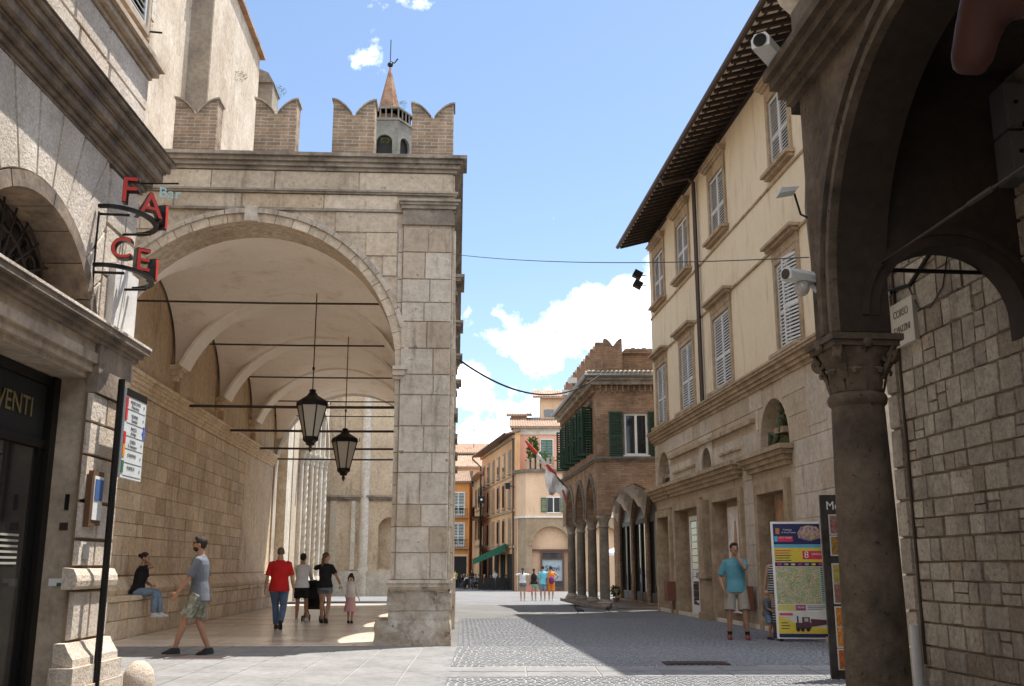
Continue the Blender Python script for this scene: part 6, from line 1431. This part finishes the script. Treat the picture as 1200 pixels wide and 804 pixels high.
# plants: pot behind the loggia, terrace shrubs, wall tufts
def foliage(name, par, c, r, n, m_, seed, lw=.05, up=0):
    rg_ = random.Random(seed); q = M()
    for i in range(n):
        a, ph, rad_ = rg_.uniform(0, 2*pi), rg_.uniform(-1, 1), rg_.uniform(.35, 1)**.6
        p = V(c[0]+r[0]*rad_*cos(a)*sqrt(1-ph*ph), c[1]+r[1]*rad_*sin(a)*sqrt(1-ph*ph), c[2]+r[2]*rad_*ph)
        d = V(cos(a)*.7, sin(a)*.7, rg_.uniform(-.3, 1)+up).normalized(); s_ = d.cross(V(rg_.uniform(-1, 1), rg_.uniform(-1, 1), .3)).normalized(); l_ = lw*rg_.uniform(1.5, 3)
        q.add([p, p+d*l_*.5+s_*lw*.5, p+d*l_, p+d*l_*.5-s_*lw*.5], [(0, 1, 2, 3)])
    return q.obj(name, m_, par)
def potted(loc, s, lab, cone=False, n=260, pot=True):
    t = thing('potted_plant', lab, 'plant', loc)
    M().rev(0, 0, [(.14*s, 0), (.2*s, .36*s), (.23*s, .38*s), (.22*s, .44*s)], 14).obj('pot', m_terra, t, 40); foliage('leaves', t, (0, 0, .85*s), (.33*s, .33*s, .42*s) if not cone else (.2*s, .2*s, .6*s), n, m_leaf, int(loc[0]*100), .05*s*1.4, .5)
    M().tube([(0, 0, .3*s), (0, 0, .8*s)], .02*s, 5).obj('stem', m_wood, t)
potted((3.95, 39.2, -.05), .55, 'leafy green plant in a terracotta pot behind the corner loggia column')
potted((.4+1.35, 84.3, 9.3), 1.9, 'conical green shrub in a pot on the roof terrace', True, 420)
potted((.4+2.15, 84.3, 9.3), 1.2, 'bright green bushy plant beside the conical shrub on the terrace'); potted((.4+3.7, 84.3, 9.3), 1.0, 'small green plant in front of the terrace pickets')
for (x, y, z, s, lab) in ((*Pw(-6.35, 13.9), 17.3, .4, 'green weed growing from the top of the rear buttress'), (*Pw(-6.62, 9.6), 15.6, .3, 'small green tuft on the pale nave wall'), (-9.9, 80.0, 40.3, .8, 'green weeds growing on the bell tower parapet'), (-9.5, 80.6, 40.9, .35, 'small weeds at the foot of the spire'), (-10.9, 80.0, 37.1, .5, 'ochre weeds in the belfry arch')):
    t = thing('wall_plant', lab, 'plant', (x, y, z)); foliage('leaves', t, (0, 0, 0), (s, s*.6, s*.6), 420, m_moss, int(x*7), .03*s+.006, .5)
Pt = Pw(-.47, .3); t = thing('wall_plant', 'dry grass tuft in the notch of the right battlement', 'plant', (Pt[0], Pt[1], 9.96)); foliage('leaves', t, (0, 0, 0), (.10, .08, .05), 60, m_moss, 4, .02, 1)
Pt = Pw(-.4, -.05); t = thing('wall_plant', 'moss along the top of the pilaster capital', 'plant', (Pt[0], Pt[1], 8.16)); foliage('leaves', t, (0, 0, 0), (.3, .05, .03), 120, m_moss, 9, .015, .5)
# ================================================================== BOARDS
MB = thing('map_board', 'tall white framed tourist board with navy header, green map and a yellow tourist train panel', 'sign', (4.86, 19.0, .015), -4)
c_nav = plain('print navy', (.012, .018, .09), .5); c_yel = plain('print yellow', (.68, .52, .05), .5); c_cy = plain('print cyan', (.08, .38, .58), .5); c_rd = plain('print magenta red', (.60, .03, .09), .5); c_map = mat('print green map', (.30, .42, .20), (.58, .46, .34), s=7, bump=0, rough=.5, fine=.7, fs=45, detail=9); c_pap = plain('print paper', (.62, .62, .58), .5)
m_pic = mat('colourful print', (.62, .50, .10), (.20, .10, .35), s=14, bump=0, rough=.5, fine=.5, fs=25)
b0 = M().box(0, 1.0, 0, .06, .05, 2.16).obj('board', m_white, MB); b0.rotation_euler = (rad(-2), 0, 0)
for x in (.08, .92): M().box(x-.03, x+.03, .04, .35, 0, .08).obj('foot', m_iron, MB)
def pr(x0, x1, z0, z1, m_, y=-.004, nm='print'): return M().box(x0, x1, y, 0.0, z0, z1).obj(nm, m_, b0)
pr(.035, .965, 1.74, 2.12, c_nav); pr(.035, .965, 1.68, 1.735, c_cy); pr(.035, .965, 1.42, 1.675, c_yel); pr(.55, .965, 1.47, 1.62, c_rd, -.008); pr(.035, .965, 1.34, 1.415, c_nav); pr(.035, .84, .66, 1.33, c_map); pr(.845, .965, .66, 1.33, plain('print pale green', (.30, .46, .42), .5)); pr(.035, .55, .54, .65, plain('print pale yellow', (.55, .50, .16), .5)); pr(.36, .54, .555, .645, plain('print purple', (.33, .03, .24), .5), -.008); pr(.56, .965, .54, .65, c_pap)
pr(.035, .965, .14, .53, c_pap); pr(.035, .965, .07, .135, c_nav)
M().prism([(.035, .14), (.965, .14), (.965, .24), (.5, .27), (.2, .38), (.035, .45)], 'y', -.007, -.003).obj('print', c_yel, b0)
pr(.12, .39, 1.79, 1.89, c_rd, -.008); pr(.05, .11, 1.79, 1.89, c_cy, -.008); M().rev(.70, -.006, [(.001, 1.80), (.2, 1.86), (.22, 1.95), (.15, 2.06), (.001, 2.09)], 16, 1, .02).obj('print_emblem', m_pic, b0)
pr(.08, .15, 1.93, 2.04, plain('print crest', (.45, .16, .05), .5), -.008, 'print_crest')
m_wl = plain('white lettering', (.7, .7, .7), .5)
text('lettering', 'Comune', .045, m_wl, b0, (.30, -.009, 2.01)); text('lettering', 'di Ascoli Piceno', .04, m_wl, b0, (.32, -.009, 1.96)); text('lettering', '8', .17, m_wl, b0, (.62, -.013, 1.545)); text('lettering', 'CITY TOUR', .045, m_wl, b0, (.25, -.012, 1.86)); text('lettering', 'LINGUE', .06, m_wl, b0, (.82, -.013, 1.56)); text('lettering', 'ORARI', .05, m_wl, b0, (.45, -.012, .60)); pr(.06, .30, .46, .50, c_rd, -.008)
for k in range(5): pr(.08, .08+.16-.02*(k % 3), .42-k*.05, .435-k*.05, c_yel if k < 2 else c_nav, -.009, 'print_line')
for k in range(7): pr(.08+k*.125, .15+k*.125, 1.36, 1.395, (c_rd, m_pic, c_yel)[k % 3], -.008, 'print_icon')
tr = M(); tr.box(.34, .62, -.012, -.008, .22, .33); tr.box(.46, .60, -.013, -.008, .33, .43); tr.tube([(.38, -.012, .33), (.38, -.012, .45)], .014, 6); tr.prism([(.62, .26), (.90, .30), (.90, .38), (.62, .40)], 'y', -.012, -.008); tr.obj('printed_train', plain('print dark red', (.09, .035, .05), .5), b0)
rm_ = random.Random(8)
for k in range(26):   # roads, keys and small print on the map board
    x = rm_.uniform(.06, .7); z = rm_.uniform(.7, 1.28); l_ = rm_.uniform(.05, .14); a = rm_.uniform(-.6, .6)
    q = M(); q.prism([(x, z), (x+l_, z+l_*a), (x+l_, z+l_*a+.006), (x, z+.006)], 'y', -.007, -.004); q.obj('printed_road', (c_pap, c_rd, c_pap, c_yel)[k % 4], b0)
for k in range(16): pr(.855, .955-.02*(k % 3), 1.30-k*.038, 1.312-k*.038, c_nav, -.007, 'print_line')
for k in range(5): pr(.05, .34-.03*(k % 2), 1.62-k*.045, 1.634-k*.045, c_rd if k < 2 else c_nav, -.008, 'print_line')
for k in range(3): pr(.58, .94-.05*k, .625-k*.03, .633-k*.03, c_nav, -.007, 'print_line')
for x in (.38, .46, .56): M().tube([(x, -.014, .21), (x, -.008, .21)], .035, 12).obj('printed_wheel', s_blk, b0)
M().box(.50, .57, -.015, -.012, .35, .41).obj('printed_window', m_lgl, b0)
MN = thing('menu_board', 'narrow dark menu board with framed food pictures half hidden behind the arcade column', 'sign', (3.89, 12.75, .015), -4)
mb = M().box(0, .62, 0, .05, 0, 2.22).obj('board', mat('dark wood print', (.06, .05, .045), (.025, .02, .018), s=5, bump=0, rough=.5), MN)
text('lettering', 'Menu', .15, m_wl, mb, (.22, -.006, 2.08), sx=.9)
foods = [mat('printed food', c, c2, s=22, bump=0, rough=.5, fine=.6, fs=40) for c, c2 in (((.30, .05, .04), (.25, .22, .2)), ((.45, .20, .05), (.10, .14, .04)), ((.20, .30, .05), (.5, .25, .08)), ((.35, .12, .08), (.12, .1, .1)), ((.55, .20, .03), (.3, .12, .03)), ((.6, .28, .05), (.4, .10, .03)), ((.5, .15, .03), (.25, .06, .02)))]
for k, z in enumerate((1.74, 1.48, 1.14, .90, .62, .38, .12)):
    M().box(.09, .42, -.008, 0, z-.015, z+.235).obj('picture_frame', m_shut, mb); M().box(.105, .405, -.012, -.008, z, z+.22).obj('food_picture', foods[k], mb)
# ================================================================== the photographer's raised hand, close to the lens at the top right
HN = thing('hand', 'hand of the photographer raised close to the lens at the top right corner', 'hand', (0, 0, 0))
q = M(); c0 = dirvec(1215, -70)*.36+V(0, 0, 1.35)
R_ = dirvec(1165, 105)*.33+V(0, 0, 1.35); R2 = dirvec(1230, 40)*.33+V(0, 0, 1.35)
def pt(u, v, d): return dirvec(u, v)*d+V(0, 0, 1.35)
q.tube([pt(1135, 88, .33), pt(1138, 70, .33), pt(1158, -10, .335), pt(1190, -110, .345)], [.0045, .0062, .0075, .009], 10)
q.tube([pt(1203, 22, .33), pt(1210, 0, .33), pt(1222, -70, .34), pt(1235, -140, .35)], [.0045, .0065, .008, .0095], 10)
q.tube([pt(1258, 10, .34), pt(1262, -10, .34), pt(1270, -80, .345), pt(1278, -150, .35)], [.006, .0085, .0095, .012], 10)
q.tube([pt(1312, -10, .35), pt(1315, -30, .35), pt(1318, -90, .35), pt(1320, -150, .35)], [.005, .0075, .0085, .011], 10)
q.tube([pt(1060, -190, .33), pt(1080, -200, .335), pt(1130, -230, .345), pt(1190, -290, .35)], [.007, .010, .0115, .015], 10)
q.ell(pt(1252, -230, .352), (.045, .02, .048), 14, 10); q.tube([pt(1252, -300, .355), pt(1290, -480, .36), V(.42, .05, 1.50), V(.40, -.12, 1.30)], [.027, .028, .038, .045], 12)
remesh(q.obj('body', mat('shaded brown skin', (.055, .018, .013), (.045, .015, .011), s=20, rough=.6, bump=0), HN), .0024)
for p in ((1136, 80, .322),): pass

# ================================================================== lettering becomes plain meshes
bpy.context.view_layer.update()
dg = bpy.context.evaluated_depsgraph_get()
for o in [o for o in bpy.data.objects if o.type == 'FONT']:
    me = bpy.data.meshes.new_from_object(o.evaluated_get(dg)); me.name = o.name
    n = bpy.data.objects.new(o.name+'_m', me); C.objects.link(n); n.parent = o.parent; n.location = o.location; n.rotation_euler = o.rotation_euler; n.scale = o.scale
    for ch in list(o.children): ch.parent = n
    nm = o.name; bpy.data.objects.remove(o); n.name = nm
